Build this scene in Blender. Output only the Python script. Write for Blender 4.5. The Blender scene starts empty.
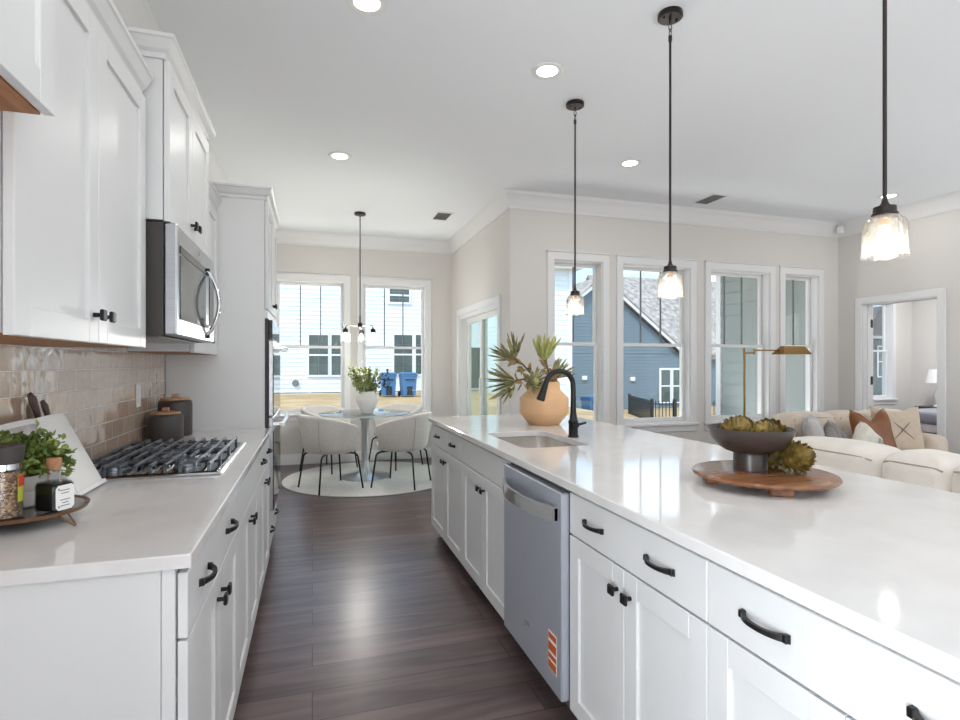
import bpy, bmesh, math, random
from math import sin, cos, pi, radians, sqrt
from mathutils import Vector, Matrix, noise as mnoise

S = bpy.context.scene
C = S.collection
R = random.Random(7)

# ------------------------------------------------------------------ camera
CAM_Z = 1.317
cam_d = bpy.data.cameras.new('camera')
cam = bpy.data.objects.new('camera', cam_d)
C.objects.link(cam)
cam.location = (0, 0, CAM_Z)
cam.rotation_euler = (radians(90), 0, radians(-17.2))
cam_d.sensor_width = 36.0
cam_d.lens = 541.7 / 960 * 36
cam_d.shift_y = 4.0 / 960
cam_d.clip_start = 0.05
cam_d.clip_end = 300
S.camera = cam

# ------------------------------------------------------------------ exposure, world, sun, large lights
S.view_settings.view_transform = 'Standard'
S.view_settings.look = 'None'
S.view_settings.gamma = 1.0
S.view_settings.use_curve_mapping = False
S.view_settings.exposure = 0.46

W = bpy.data.worlds.new('sky')
S.world = W
W.use_nodes = True
wn = W.node_tree
for n in list(wn.nodes):
    wn.nodes.remove(n)
w_out = wn.nodes.new('ShaderNodeOutputWorld')
w_bg = wn.nodes.new('ShaderNodeBackground')
w_tc = wn.nodes.new('ShaderNodeTexCoord')
w_map = wn.nodes.new('ShaderNodeMapping')
w_map.inputs['Scale'].default_value = (1.0, 1.0, 2.4)
w_noise = wn.nodes.new('ShaderNodeTexNoise')
w_noise.inputs['Scale'].default_value = 3.2
w_noise.inputs['Detail'].default_value = 6
w_ramp = wn.nodes.new('ShaderNodeValToRGB')
w_ramp.color_ramp.elements[0].position = 0.46
w_ramp.color_ramp.elements[0].color = (0.36, 0.60, 0.93, 1)
w_ramp.color_ramp.elements[1].position = 0.66
w_ramp.color_ramp.elements[1].color = (0.95, 0.97, 1.0, 1)
w_bg.inputs['Strength'].default_value = 1.75
wn.links.new(w_tc.outputs['Generated'], w_map.inputs['Vector'])
wn.links.new(w_map.outputs['Vector'], w_noise.inputs['Vector'])
wn.links.new(w_noise.outputs['Fac'], w_ramp.inputs['Fac'])
wn.links.new(w_ramp.outputs['Color'], w_bg.inputs['Color'])
wn.links.new(w_bg.outputs['Background'], w_out.inputs['Surface'])

sun_d = bpy.data.lights.new('sun', 'SUN')
sun_d.energy = 2.2
sun_d.angle = radians(3)
sun_d.color = (1.0, 0.96, 0.90)
sun = bpy.data.objects.new('sun', sun_d)
C.objects.link(sun)
sun.rotation_euler = Vector((0.42, 0.42, -0.80)).to_track_quat('-Z', 'Y').to_euler()


def area(name, loc, direction, sx, sy, watts, col=(1, 1, 1)):
    d = bpy.data.lights.new(name, 'AREA')
    d.shape = 'RECTANGLE'
    d.size, d.size_y = sx, sy
    d.energy = watts
    d.color = col
    o = bpy.data.objects.new(name, d)
    C.objects.link(o)
    o.location = loc
    o.rotation_euler = Vector(direction).to_track_quat('-Z', 'Z').to_euler()
    return o


# added fill lamps near the floor behind and beside the camera, aimed up
# to brighten the ceiling and the rest of the room
FILL_TINT = (0.91, 0.96, 1.0)
area('rear_fill_light', (0.6, -2.6, 0.45), (0, 0.0, 1), 2.4, 1.0, 70, FILL_TINT)
area('rear_fill_light', (4.2, -2.6, 0.45), (0, 0.0, 1), 2.4, 1.0, 45, FILL_TINT)
area('side_fill_light', (5.75, -0.6, 0.45), (0, 0, 1), 0.8, 1.8, 13, FILL_TINT)
area('side_fill_light', (5.75, 1.9, 0.45), (0, 0, 1), 0.8, 1.8, 13, FILL_TINT)
# added lamps below the living room and nook sills, imitating ground bounce
area('living_fill_light', (4.15, 6.5, 0.15), (0, -0.9, 1), 3.4, 1.0, 66, (1.0, 0.985, 0.96))
area('nook_fill_light', (0.55, 8.7, 0.15), (0, -0.9, 1), 2.2, 1.0, 48, (1.0, 0.985, 0.96))
area('left_fill_light', (-0.78, -0.62, 1.0), (1, -0.22, 0.06), 1.4, 1.2, 66, FILL_TINT)  # added fill lamp, brightens the island fronts from the left
DOWNLIGHT_W = 2.4
PENDANT_W = 1.6


# ------------------------------------------------------------------ materials
def lin(c):
    c = c / 255.0
    return c / 12.92 if c <= 0.04045 else ((c + 0.055) / 1.055) ** 2.4


def rgb(r, g, b):
    return (lin(r), lin(g), lin(b), 1.0)


def mat(name, col, rough=0.5, metal=0.0, var=0.0, var_scale=6.0, stretch=(1, 1, 1), bump=0.0, bump_scale=60.0,
        bump_dist=0.002, col2=None, emit=None, emit_s=0.0, spec=0.5, coat=0.0, sheen=0.0, sub=0.0):
    m = bpy.data.materials.new(name)
    m.use_nodes = True
    nt = m.node_tree
    b = nt.nodes['Principled BSDF']
    b.inputs['Base Color'].default_value = col
    b.inputs['Roughness'].default_value = rough
    b.inputs['Metallic'].default_value = metal
    b.inputs['Specular IOR Level'].default_value = spec
    b.inputs['Coat Weight'].default_value = coat
    b.inputs['Sheen Weight'].default_value = sheen
    if emit:
        b.inputs['Emission Color'].default_value = emit
        b.inputs['Emission Strength'].default_value = emit_s
    tc = nt.nodes.new('ShaderNodeTexCoord')
    if var > 0 or col2:
        mp = nt.nodes.new('ShaderNodeMapping')
        mp.inputs['Scale'].default_value = stretch
        nz = nt.nodes.new('ShaderNodeTexNoise')
        nz.inputs['Scale'].default_value = var_scale
        nz.inputs['Detail'].default_value = 5
        mx = nt.nodes.new('ShaderNodeMix')
        mx.data_type = 'RGBA'
        rp = nt.nodes.new('ShaderNodeValToRGB')
        rp.color_ramp.elements[0].position = 0.35
        rp.color_ramp.elements[1].position = 0.65
        c2 = col2 if col2 else tuple(x * (1 - var) for x in col[:3]) + (1,)
        mx.inputs[6].default_value = col
        mx.inputs[7].default_value = c2
        nt.links.new(tc.outputs['Object'], mp.inputs['Vector'])
        nt.links.new(mp.outputs['Vector'], nz.inputs['Vector'])
        nt.links.new(nz.outputs['Fac'], rp.inputs['Fac'])
        nt.links.new(rp.outputs['Color'], mx.inputs[0])
        nt.links.new(mx.outputs[2], b.inputs['Base Color'])
    if bump > 0:
        nb = nt.nodes.new('ShaderNodeTexNoise')
        nb.inputs['Scale'].default_value = bump_scale
        nb.inputs['Detail'].default_value = 3
        bp = nt.nodes.new('ShaderNodeBump')
        bp.inputs['Strength'].default_value = bump
        bp.inputs['Distance'].default_value = bump_dist
        nt.links.new(tc.outputs['Object'], nb.inputs['Vector'])
        nt.links.new(nb.outputs['Fac'], bp.inputs['Height'])
        nt.links.new(bp.outputs['Normal'], b.inputs['Normal'])
    return m


def glass_mat(name, tint=(1, 1, 1, 1), refl=0.5, rough=0.0, haze=0.0, haze_col=(1, 1, 1, 1), bump=0.0, bump_scale=60):
    """thin clear glass: see-through with a Fresnel reflection (and a little body where it is seeded)"""
    m = bpy.data.materials.new(name)
    m.use_nodes = True
    nt = m.node_tree
    for n in list(nt.nodes):
        nt.nodes.remove(n)
    out = nt.nodes.new('ShaderNodeOutputMaterial')
    tr = nt.nodes.new('ShaderNodeBsdfTransparent')
    tr.inputs['Color'].default_value = tint
    gl = nt.nodes.new('ShaderNodeBsdfGlossy')
    gl.inputs['Roughness'].default_value = rough
    fr = nt.nodes.new('ShaderNodeFresnel')
    fr.inputs['IOR'].default_value = 1.45
    mu = nt.nodes.new('ShaderNodeMath')
    mu.operation = 'MULTIPLY'
    mu.inputs[1].default_value = refl
    mx = nt.nodes.new('ShaderNodeMixShader')
    nt.links.new(fr.outputs['Fac'], mu.inputs[0])
    nt.links.new(mu.outputs[0], mx.inputs['Fac'])
    nt.links.new(tr.outputs[0], mx.inputs[1])
    nt.links.new(gl.outputs[0], mx.inputs[2])
    last = mx
    if bump > 0:
        tc = nt.nodes.new('ShaderNodeTexCoord')
        nb = nt.nodes.new('ShaderNodeTexVoronoi')
        nb.inputs['Scale'].default_value = bump_scale
        bp = nt.nodes.new('ShaderNodeBump')
        bp.inputs['Strength'].default_value = bump
        bp.inputs['Distance'].default_value = 0.004
        nt.links.new(tc.outputs['Object'], nb.inputs['Vector'])
        nt.links.new(nb.outputs['Distance'], bp.inputs['Height'])
        nt.links.new(bp.outputs['Normal'], gl.inputs['Normal'])
        nt.links.new(bp.outputs['Normal'], fr.inputs['Normal'])
    if haze > 0:
        df = nt.nodes.new('ShaderNodeBsdfTranslucent')
        df.inputs['Color'].default_value = haze_col
        m2 = nt.nodes.new('ShaderNodeMixShader')
        m2.inputs['Fac'].default_value = haze
        nt.links.new(mx.outputs[0], m2.inputs[1])
        nt.links.new(df.outputs[0], m2.inputs[2])
        last = m2
    nt.links.new(last.outputs[0], out.inputs['Surface'])
    return m


def floor_mat():
    m = bpy.data.materials.new('dark_plank_floor')
    m.use_nodes = True
    nt = m.node_tree
    b = nt.nodes['Principled BSDF']
    g = nt.nodes.new('ShaderNodeNewGeometry')
    br = nt.nodes.new('ShaderNodeTexBrick')
    br.offset = 0.37
    br.inputs['Color1'].default_value = (0, 0, 0, 1)
    br.inputs['Color2'].default_value = (1, 1, 1, 1)
    br.inputs['Mortar'].default_value = (0.5, 0.5, 0.5, 1)
    br.inputs['Scale'].default_value = 1.0
    br.inputs['Mortar Size'].default_value = 0.002
    br.inputs['Mortar Smooth'].default_value = 0.2
    br.inputs['Bias'].default_value = 0.0
    br.inputs['Brick Width'].default_value = 1.35
    br.inputs['Row Height'].default_value = 0.19
    nt.links.new(g.outputs['Position'], br.inputs['Vector'])
    mp = nt.nodes.new('ShaderNodeMapping')
    mp.inputs['Scale'].default_value = (1.1, 9.0, 1.0)
    nt.links.new(g.outputs['Position'], mp.inputs['Vector'])
    add = nt.nodes.new('ShaderNodeVectorMath')
    add.operation = 'ADD'
    nt.links.new(mp.outputs['Vector'], add.inputs[0])
    sc = nt.nodes.new('ShaderNodeVectorMath')
    sc.operation = 'SCALE'
    sc.inputs['Scale'].default_value = 7.0
    nt.links.new(br.outputs['Color'], sc.inputs[0])
    nt.links.new(sc.outputs['Vector'], add.inputs[1])
    nz = nt.nodes.new('ShaderNodeTexNoise')
    nz.inputs['Scale'].default_value = 1.6
    nz.inputs['Detail'].default_value = 8
    nz.inputs['Distortion'].default_value = 0.6
    nt.links.new(add.outputs['Vector'], nz.inputs['Vector'])
    rp = nt.nodes.new('ShaderNodeValToRGB')
    e = rp.color_ramp.elements
    e[0].position = 0.30
    e[0].color = rgb(84, 68, 68)
    e[1].position = 0.72
    e[1].color = rgb(128, 109, 108)
    nt.links.new(nz.outputs['Fac'], rp.inputs['Fac'])
    mx = nt.nodes.new('ShaderNodeMix')
    mx.data_type = 'RGBA'
    mx.blend_type = 'MULTIPLY'
    mx.inputs[0].default_value = 1.0
    pr = nt.nodes.new('ShaderNodeValToRGB')
    pr.color_ramp.elements[0].color = (0.78, 0.78, 0.78, 1)
    pr.color_ramp.elements[1].color = (1.05, 1.03, 1.03, 1)
    nt.links.new(br.outputs['Color'], pr.inputs['Fac'])
    nt.links.new(rp.outputs['Color'], mx.inputs[6])
    nt.links.new(pr.outputs['Color'], mx.inputs[7])
    mj = nt.nodes.new('ShaderNodeMix')
    mj.data_type = 'RGBA'
    mj.inputs[7].default_value = rgb(45, 36, 36)
    nt.links.new(br.outputs['Fac'], mj.inputs[0])
    nt.links.new(mx.outputs[2], mj.inputs[6])
    nt.links.new(mj.outputs[2], b.inputs['Base Color'])
    b.inputs['Roughness'].default_value = 0.30
    bp = nt.nodes.new('ShaderNodeBump')
    bp.inputs['Strength'].default_value = 0.12
    bp.inputs['Distance'].default_value = 0.003
    nt.links.new(nz.outputs['Fac'], bp.inputs['Height'])
    nt.links.new(bp.outputs['Normal'], b.inputs['Normal'])
    return m


def tile_mat():
    m = bpy.data.materials.new('glazed_taupe_tile')
    m.use_nodes = True
    nt = m.node_tree
    b = nt.nodes['Principled BSDF']
    g = nt.nodes.new('ShaderNodeNewGeometry')
    sp = nt.nodes.new('ShaderNodeSeparateXYZ')
    cb = nt.nodes.new('ShaderNodeCombineXYZ')
    nt.links.new(g.outputs['Position'], sp.inputs[0])
    sh = nt.nodes.new('ShaderNodeMath')
    sh.operation = 'SUBTRACT'
    sh.inputs[1].default_value = 0.914
    nt.links.new(sp.outputs['Z'], sh.inputs[0])
    nt.links.new(sp.outputs['Y'], cb.inputs['X'])
    nt.links.new(sh.outputs[0], cb.inputs['Y'])
    br = nt.nodes.new('ShaderNodeTexBrick')
    br.inputs['Color1'].default_value = (0, 0, 0, 1)
    br.inputs['Color2'].default_value = (1, 1, 1, 1)
    br.inputs['Mortar'].default_value = (0, 0, 0, 1)
    br.inputs['Scale'].default_value = 1.0
    br.inputs['Mortar Size'].default_value = 0.0022
    br.inputs['Mortar Smooth'].default_value = 0.3
    br.inputs['Brick Width'].default_value = 0.153
    br.inputs['Row Height'].default_value = 0.0763
    nt.links.new(cb.outputs[0], br.inputs['Vector'])
    # glaze colour, tile by tile
    rp = nt.nodes.new('ShaderNodeValToRGB')
    rp.color_ramp.elements[0].color = rgb(198, 171, 150)
    rp.color_ramp.elements[1].color = rgb(214, 190, 168)
    nt.links.new(br.outputs['Color'], rp.inputs['Fac'])
    mj = nt.nodes.new('ShaderNodeMix')
    mj.data_type = 'RGBA'
    mj.inputs[7].default_value = rgb(240, 234, 228)
    nt.links.new(br.outputs['Fac'], mj.inputs[0])
    nt.links.new(rp.outputs['Color'], mj.inputs[6])
    nt.links.new(mj.outputs[2], b.inputs['Base Color'])
    # wavy hand-made glaze
    sc = nt.nodes.new('ShaderNodeVectorMath')
    sc.operation = 'SCALE'
    sc.inputs['Scale'].default_value = 9.0
    nt.links.new(br.outputs['Color'], sc.inputs[0])
    ad = nt.nodes.new('ShaderNodeVectorMath')
    ad.operation = 'ADD'
    nt.links.new(cb.outputs[0], ad.inputs[0])
    nt.links.new(sc.outputs['Vector'], ad.inputs[1])
    nz = nt.nodes.new('ShaderNodeTexNoise')
    nz.inputs['Scale'].default_value = 12.0
    nz.inputs['Detail'].default_value = 1.5
    nt.links.new(ad.outputs['Vector'], nz.inputs['Vector'])
    ma = nt.nodes.new('ShaderNodeMath')
    ma.operation = 'MULTIPLY_ADD'
    ma.inputs[1].default_value = -0.12
    nt.links.new(br.outputs['Fac'], ma.inputs[0])
    nt.links.new(nz.outputs['Fac'], ma.inputs[2])
    bp = nt.nodes.new('ShaderNodeBump')
    b.inputs['IOR'].default_value = 1.55
    b.inputs['Coat Weight'].default_value = 1.0
    b.inputs['Coat IOR'].default_value = 1.85
    b.inputs['Coat Roughness'].default_value = 0.03
    bp.inputs['Strength'].default_value = 0.55
    bp.inputs['Distance'].default_value = 0.008
    nt.links.new(ma.outputs[0], bp.inputs['Height'])
    nt.links.new(bp.outputs['Normal'], b.inputs['Normal'])
    nt.links.new(bp.outputs['Normal'], b.inputs['Coat Normal'])
    rr = nt.nodes.new('ShaderNodeMath')
    rr.operation = 'MULTIPLY_ADD'
    rr.inputs[1].default_value = 0.5
    rr.inputs[2].default_value = 0.06
    nt.links.new(br.outputs['Fac'], rr.inputs[0])
    nt.links.new(rr.outputs[0], b.inputs['Roughness'])
    return m


MT = {}
MT['wall'] = mat('wall_paint_greige', rgb(216, 212, 207), 0.7, bump=0.05, bump_scale=180, bump_dist=0.0008)
MT['ceiling'] = mat('ceiling_paint', rgb(240, 242, 245), 0.8, bump=0.05, bump_scale=160, bump_dist=0.0008)
MT['trim'] = mat('white_trim_paint', rgb(228, 227, 226), 0.35)
MT['cab'] = mat('white_cabinet_paint', rgb(223, 223, 222), 0.33)
MT['cab_in'] = mat('cabinet_gap_shadow_board', rgb(120, 116, 112), 0.7)
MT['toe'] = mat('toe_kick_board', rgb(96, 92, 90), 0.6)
MT['wood_under'] = mat('maple_plywood_underside', rgb(176, 116, 60), 0.45, col2=rgb(146, 90, 42), var_scale=5, stretch=(12, 1.2, 1))
MT['quartz'] = mat('pale_quartz', rgb(225, 223, 221), 0.07, col2=rgb(220, 217, 215), var_scale=9, spec=0.55)
MT['floor'] = floor_mat()
MT['tile'] = tile_mat()
MT['black'] = mat('matte_black_metal', rgb(26, 25, 25), 0.38, metal=0.3)
MT['bronze'] = mat('dark_bronze_metal', rgb(52, 46, 44), 0.35, metal=0.7)
MT['steel'] = mat('brushed_stainless', rgb(196, 198, 202), 0.28, metal=1.0, var=0.12, var_scale=14, stretch=(1, 1, 40))
MT['steel_dark'] = mat('blue_grey_stainless', rgb(188, 193, 203), 0.33, metal=0.45, var=0.04, var_scale=10, stretch=(1, 30, 1))
MT['steel_pol'] = mat('polished_stainless', rgb(215, 216, 218), 0.14, metal=1.0)
MT['sink'] = mat('sink_stainless', rgb(226, 220, 214), 0.25, metal=0.75, var=0.1, var_scale=12, stretch=(30, 1, 1))
MT['blackglass'] = mat('black_glass', rgb(16, 16, 17), 0.06, spec=0.6)
MT['mwglass'] = mat('microwave_window_glass', rgb(70, 73, 76), 0.06, spec=0.9)
MT['charcoal'] = mat('charcoal_casing', rgb(62, 57, 55), 0.5)
MT['iron'] = mat('cast_iron', rgb(104, 110, 118), 0.34, metal=0.5, bump=0.15, bump_scale=220)
MT['pane'] = glass_mat('window_glass', (0.97, 0.985, 0.98, 1), 0.3)
MT['door_pane'] = glass_mat('patio_door_glass', (0.90, 0.97, 0.93, 1), 0.35)
MT['table_glass'] = glass_mat('table_glass', (0.86, 0.92, 0.90, 1), 1.0, haze=0.10)
MT['shade_glass'] = glass_mat('seeded_glass', (0.97, 0.97, 0.96, 1), 1.0, 0.04, haze=0.06, bump=0.35, bump_scale=90)
MT['clear_glass'] = glass_mat('clear_bottle_glass', (0.95, 0.97, 0.97, 1), 0.5, haze=0.05)
MT['bulb'] = mat('lit_bulb', (1, 0.9, 0.75, 1), 0.4, emit=(1.0, 0.86, 0.66, 1), emit_s=6.0)
MT['lens'] = mat('lit_downlight_lens', (1, 1, 1, 1), 0.5, emit=(1.0, 0.98, 0.95, 1), emit_s=8.0)
MT['muntin'] = mat('grey_window_grid', rgb(112, 116, 118), 0.5)
MT['chair'] = mat('oatmeal_upholstery', rgb(216, 212, 206), 0.9, var=0.08, var_scale=40, bump=0.2, bump_scale=300, sheen=0.2)
MT['rug'] = mat('ivory_woven_rug', rgb(222, 218, 214), 0.95, var=0.12, var_scale=30, bump=0.35, bump_scale=150, bump_dist=0.004)
MT['rug_edge'] = mat('rug_binding', rgb(140, 136, 130), 0.9)
MT['sofa'] = mat('cream_linen_upholstery', rgb(238, 231, 221), 0.92, var=0.09, var_scale=9, bump=0.2, bump_scale=260, sheen=0.2)
MT['sofa_far'] = mat('sand_linen_upholstery', rgb(219, 203, 184), 0.92, var=0.10, var_scale=9, bump=0.2, bump_scale=260, sheen=0.2)
MT['pip'] = mat('sofa_piping', rgb(176, 164, 150), 0.9)
MT['pil_brown'] = mat('caramel_leather', rgb(142, 88, 44), 0.5, var=0.25, var_scale=8)
MT['pil_grey'] = mat('grey_striped_cloth', rgb(150, 144, 140), 0.9, col2=rgb(122, 116, 114), var_scale=7, stretch=(12, 1, 1))
MT['pil_light'] = mat('pale_grey_cloth', rgb(198, 192, 188), 0.9, var=0.12, var_scale=12)
MT['pil_white'] = mat('ivory_cloth', rgb(228, 221, 208), 0.92, var=0.08, var_scale=25, bump=0.3, bump_scale=120)
MT['pil_beige'] = mat('beige_cloth', rgb(206, 188, 166), 0.92, var=0.08, var_scale=20)
MT['thread'] = mat('dark_stitching', rgb(120, 98, 78), 0.9)
MT['brass'] = mat('antique_brass', rgb(142, 112, 64), 0.36, metal=0.9)
MT['walnut'] = mat('walnut_board', rgb(144, 98, 66), 0.22, col2=rgb(112, 72, 46), var_scale=3.0, stretch=(1.2, 14, 1))
MT['bowl'] = mat('dark_umber_ceramic', rgb(62, 52, 48), 0.32)
MT['artichoke'] = mat('dried_artichoke', rgb(150, 124, 54), 0.6, col2=rgb(70, 56, 26), var_scale=34)
MT['vase_tan'] = mat('tan_terracotta', rgb(222, 178, 134), 0.65, var=0.06, var_scale=6)
MT['protea'] = mat('olive_protea', rgb(172, 168, 118), 0.6, col2=rgb(96, 96, 66), var_scale=18)
MT['protea_pale'] = mat('pale_green_protea', rgb(190, 190, 122), 0.6, col2=rgb(146, 148, 86), var_scale=18)
MT['protea_leaf'] = mat('rusty_protea_leaf', rgb(170, 136, 92), 0.6, col2=rgb(128, 118, 66), var_scale=12)
MT['stem'] = mat('brown_stem', rgb(112, 92, 62), 0.7)
MT['vase_white'] = mat('white_ceramic', rgb(232, 230, 226), 0.3)
MT['leaf'] = mat('green_leaf', rgb(150, 164, 78), 0.5, col2=rgb(74, 100, 46), var_scale=30)
MT['leaf_pale'] = mat('sage_leaf', rgb(168, 176, 120), 0.55, col2=rgb(112, 128, 76), var_scale=24)
MT['leaf_dark'] = mat('dark_leaf', rgb(44, 56, 36), 0.5)
MT['canister'] = mat('charcoal_ceramic', rgb(66, 61, 59), 0.42)
MT['lidwood'] = mat('light_oak_lid', rgb(206, 164, 126), 0.45, col2=rgb(172, 124, 84), var_scale=5, stretch=(1, 12, 1))
MT['cork'] = mat('cork', rgb(176, 128, 92), 0.8, var=0.2, var_scale=60)
MT['tray'] = mat('smoky_tray', rgb(74, 66, 62), 0.12, metal=0.6)
MT['tray_rim'] = mat('copper_brown_rim', rgb(132, 98, 72), 0.35, metal=0.6)
MT['pepper'] = mat('mixed_peppercorns', rgb(142, 100, 64), 0.6, col2=rgb(66, 44, 30), var_scale=150)
pm = MT['pepper'].node_tree
vo = pm.nodes.new('ShaderNodeTexVoronoi')
vo.inputs['Scale'].default_value = 210
vr = pm.nodes.new('ShaderNodeValToRGB')
vr.color_ramp.elements[0].color = rgb(70, 46, 32)
vr.color_ramp.elements[1].color = rgb(206, 168, 122)
vr.color_ramp.elements.new(0.55).color = rgb(138, 92, 58)
vs_ = pm.nodes.new('ShaderNodeSeparateColor')
ptc = pm.nodes.new('ShaderNodeTexCoord')
pm.links.new(ptc.outputs['Object'], vo.inputs['Vector'])
pm.links.new(vo.outputs['Color'], vs_.inputs[0])
pm.links.new(vs_.outputs[0], vr.inputs['Fac'])
pm.links.new(vr.outputs['Color'], pm.nodes['Principled BSDF'].inputs['Base Color'])
MT['ink'] = mat('black_liquid', rgb(18, 18, 19), 0.15)
MT['paper'] = mat('white_paper', rgb(236, 234, 230), 0.7)
MT['page_art'] = mat('printed_page_picture', rgb(206, 200, 202), 0.6, col2=rgb(138, 128, 128), var_scale=7)
MT['label_red'] = mat('red_label', rgb(196, 60, 48), 0.6)
MT['label_yel'] = mat('yellow_green_label', rgb(190, 190, 70), 0.6)
MT['pot'] = mat('grey_white_pot', rgb(206, 198, 190), 0.6, var=0.06)
MT['darkwood'] = mat('dark_walnut_spoon', rgb(72, 42, 30), 0.4, var=0.3, var_scale=20)
MT['orange'] = mat('orange_sticker', rgb(200, 92, 34), 0.6)
MT['siding_w'] = mat('white_lap_siding', rgb(222, 229, 232), 0.7)
MT['siding_b'] = mat('slate_blue_siding', rgb(112, 126, 134), 0.7)
MT['siding_g'] = mat('grey_green_siding', rgb(142, 152, 150), 0.7)
MT['shingle'] = mat('taupe_shingles', rgb(176, 166, 156), 0.9, col2=rgb(128, 118, 110), var_scale=3.2)
MT['win_dark'] = mat('dark_house_window', rgb(84, 98, 94), 0.15, var=0.3, var_scale=1.4)
MT['win_door'] = mat('dark_green_patio_glass', rgb(58, 74, 66), 0.15)
MT['bin'] = mat('blue_bin_plastic', rgb(70, 122, 168), 0.45)
MT['grass'] = mat('dormant_lawn', rgb(184, 156, 114), 0.95, col2=rgb(158, 130, 90), var_scale=0.9)
MT['fence'] = mat('black_fence_metal', rgb(34, 38, 42), 0.5)
MT['bed'] = mat('slate_bed_fabric', rgb(140, 140, 150), 0.9)
MT['sheet'] = mat('white_bedding', rgb(222, 222, 228), 0.9)
MT['shade_lamp'] = mat('white_lampshade', rgb(240, 238, 234), 0.8)
MT['plastic_w'] = mat('white_plastic', rgb(234, 233, 230), 0.4)
MT['vent'] = mat('vent_slot_grey', rgb(120, 120, 120), 0.6)
MT['gold_txt'] = mat('brushed_badge', rgb(210, 212, 214), 0.3, metal=1.0)


# ------------------------------------------------------------------ mesh helpers
class MB:
    def __init__(self):
        self.v, self.f = [], []

    def add(self, vs, fs):
        o = len(self.v)
        self.v += [tuple(p) for p in vs]
        self.f += [tuple(i + o for i in f) for f in fs]
        return self

    def box(self, x0, x1, y0, y1, z0, z1, b=0.0):
        x0, x1 = min(x0, x1), max(x0, x1)
        y0, y1 = min(y0, y1), max(y0, y1)
        z0, z1 = min(z0, z1), max(z0, z1)
        if b <= 0:
            vs = [(x, y, z) for x in (x0, x1) for y in (y0, y1) for z in (z0, z1)]
            fs = [(0, 1, 3, 2), (4, 6, 7, 5), (0, 4, 5, 1), (2, 3, 7, 6), (0, 2, 6, 4), (1, 5, 7, 3)]
            return self.add(vs, fs)
        b = min(b, 0.49 * min(x1 - x0, y1 - y0, z1 - z0))
        bm = bmesh.new()
        bmesh.ops.create_cube(bm, size=1.0)
        for v in bm.verts:
            v.co = ((x0 + x1) / 2 + v.co.x * (x1 - x0), (y0 + y1) / 2 + v.co.y * (y1 - y0), (z0 + z1) / 2 + v.co.z * (z1 - z0))
        bmesh.ops.bevel(bm, geom=list(bm.edges), offset=b, segments=2 if b > 0.01 else 1, profile=0.5, affect='EDGES')
        return self.take(bm)

    def take(self, bm, M=None):
        bm.verts.index_update()
        vs = [(M @ v.co if M else v.co).to_tuple() for v in bm.verts]
        fs = [tuple(v.index for v in f.verts) for f in bm.faces]
        bm.free()
        return self.add(vs, fs)

    def lathe(self, prof, c=(0, 0, 0), n=32, cap0=True, cap1=True, ang=0.0, sy=1.0):
        vs, fs = [], []
        k = len(prof)
        for r, z in prof:
            for i in range(n):
                a = ang + 2 * pi * i / n
                vs.append((c[0] + r * cos(a), c[1] + sy * r * sin(a), c[2] + z))
        for j in range(k - 1):
            for i in range(n):
                i2 = (i + 1) % n
                fs.append((j * n + i, j * n + i2, (j + 1) * n + i2, (j + 1) * n + i))
        if cap0:
            fs.append(tuple(range(n - 1, -1, -1)))
        if cap1:
            fs.append(tuple((k - 1) * n + i for i in range(n)))
        return self.add(vs, fs)

    def cyl(self, p0, p1, r0, r1=None, n=16):
        return self.tube([p0, p1], [r0, r0 if r1 is None else r1], n)

    def tube(self, pts, r, n=10, flat=1.0):
        pts = [Vector(p) for p in pts]
        k = len(pts)
        rs = r if isinstance(r, (list, tuple)) else [r] * k
        t0 = (pts[1] - pts[0]).normalized()
        ref = Vector((0, 0, 1)) if abs(t0.z) < 0.9 else Vector((1, 0, 0))
        u = t0.cross(ref).normalized()
        vs, fs = [], []
        for j in range(k):
            if j == 0:
                t = pts[1] - pts[0]
            elif j == k - 1:
                t = pts[-1] - pts[-2]
            else:
                t = (pts[j + 1] - pts[j]).normalized() + (pts[j] - pts[j - 1]).normalized()
            t.normalize()
            u = (u - t * u.dot(t)).normalized()
            w = t.cross(u)
            for i in range(n):
                a = 2 * pi * i / n
                p = pts[j] + u * (rs[j] * cos(a)) + w * (rs[j] * flat * sin(a))
                vs.append(p.to_tuple())
        for j in range(k - 1):
            for i in range(n):
                i2 = (i + 1) % n
                fs.append((j * n + i, j * n + i2, (j + 1) * n + i2, (j + 1) * n + i))
        fs.append(tuple(range(n - 1, -1, -1)))
        fs.append(tuple((k - 1) * n + i for i in range(n)))
        return self.add(vs, fs)

    def ball(self, c, rx, ry=None, rz=None, n=16, k=10):
        ry = rx if ry is None else ry
        rz = rx if rz is None else rz
        vs, fs = [], []
        for j in range(1, k):
            p = pi * j / k
            for i in range(n):
                a = 2 * pi * i / n
                vs.append((c[0] + rx * sin(p) * cos(a), c[1] + ry * sin(p) * sin(a), c[2] - rz * cos(p)))
        lo, hi = len(vs), len(vs) + 1
        vs += [(c[0], c[1], c[2] - rz), (c[0], c[1], c[2] + rz)]
        for j in range(k - 2):
            for i in range(n):
                i2 = (i + 1) % n
                fs.append((j * n + i, j * n + i2, (j + 1) * n + i2, (j + 1) * n + i))
        for i in range(n):
            i2 = (i + 1) % n
            fs.append((lo, i2, i))
            fs.append((hi, (k - 2) * n + i, (k - 2) * n + i2))
        return self.add(vs, fs)

    def prism(self, poly, fn, a, b):
        """poly: 2-D outline; fn(u, v, w) -> point; extruded from w=a to w=b"""
        n = len(poly)
        vs = [fn(u, v, a) for u, v in poly] + [fn(u, v, b) for u, v in poly]
        fs = [tuple(range(n - 1, -1, -1)), tuple(range(n, 2 * n))]
        for i in range(n):
            j = (i + 1) % n
            fs.append((i, j, n + j, n + i))
        return self.add(vs, fs)

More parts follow.
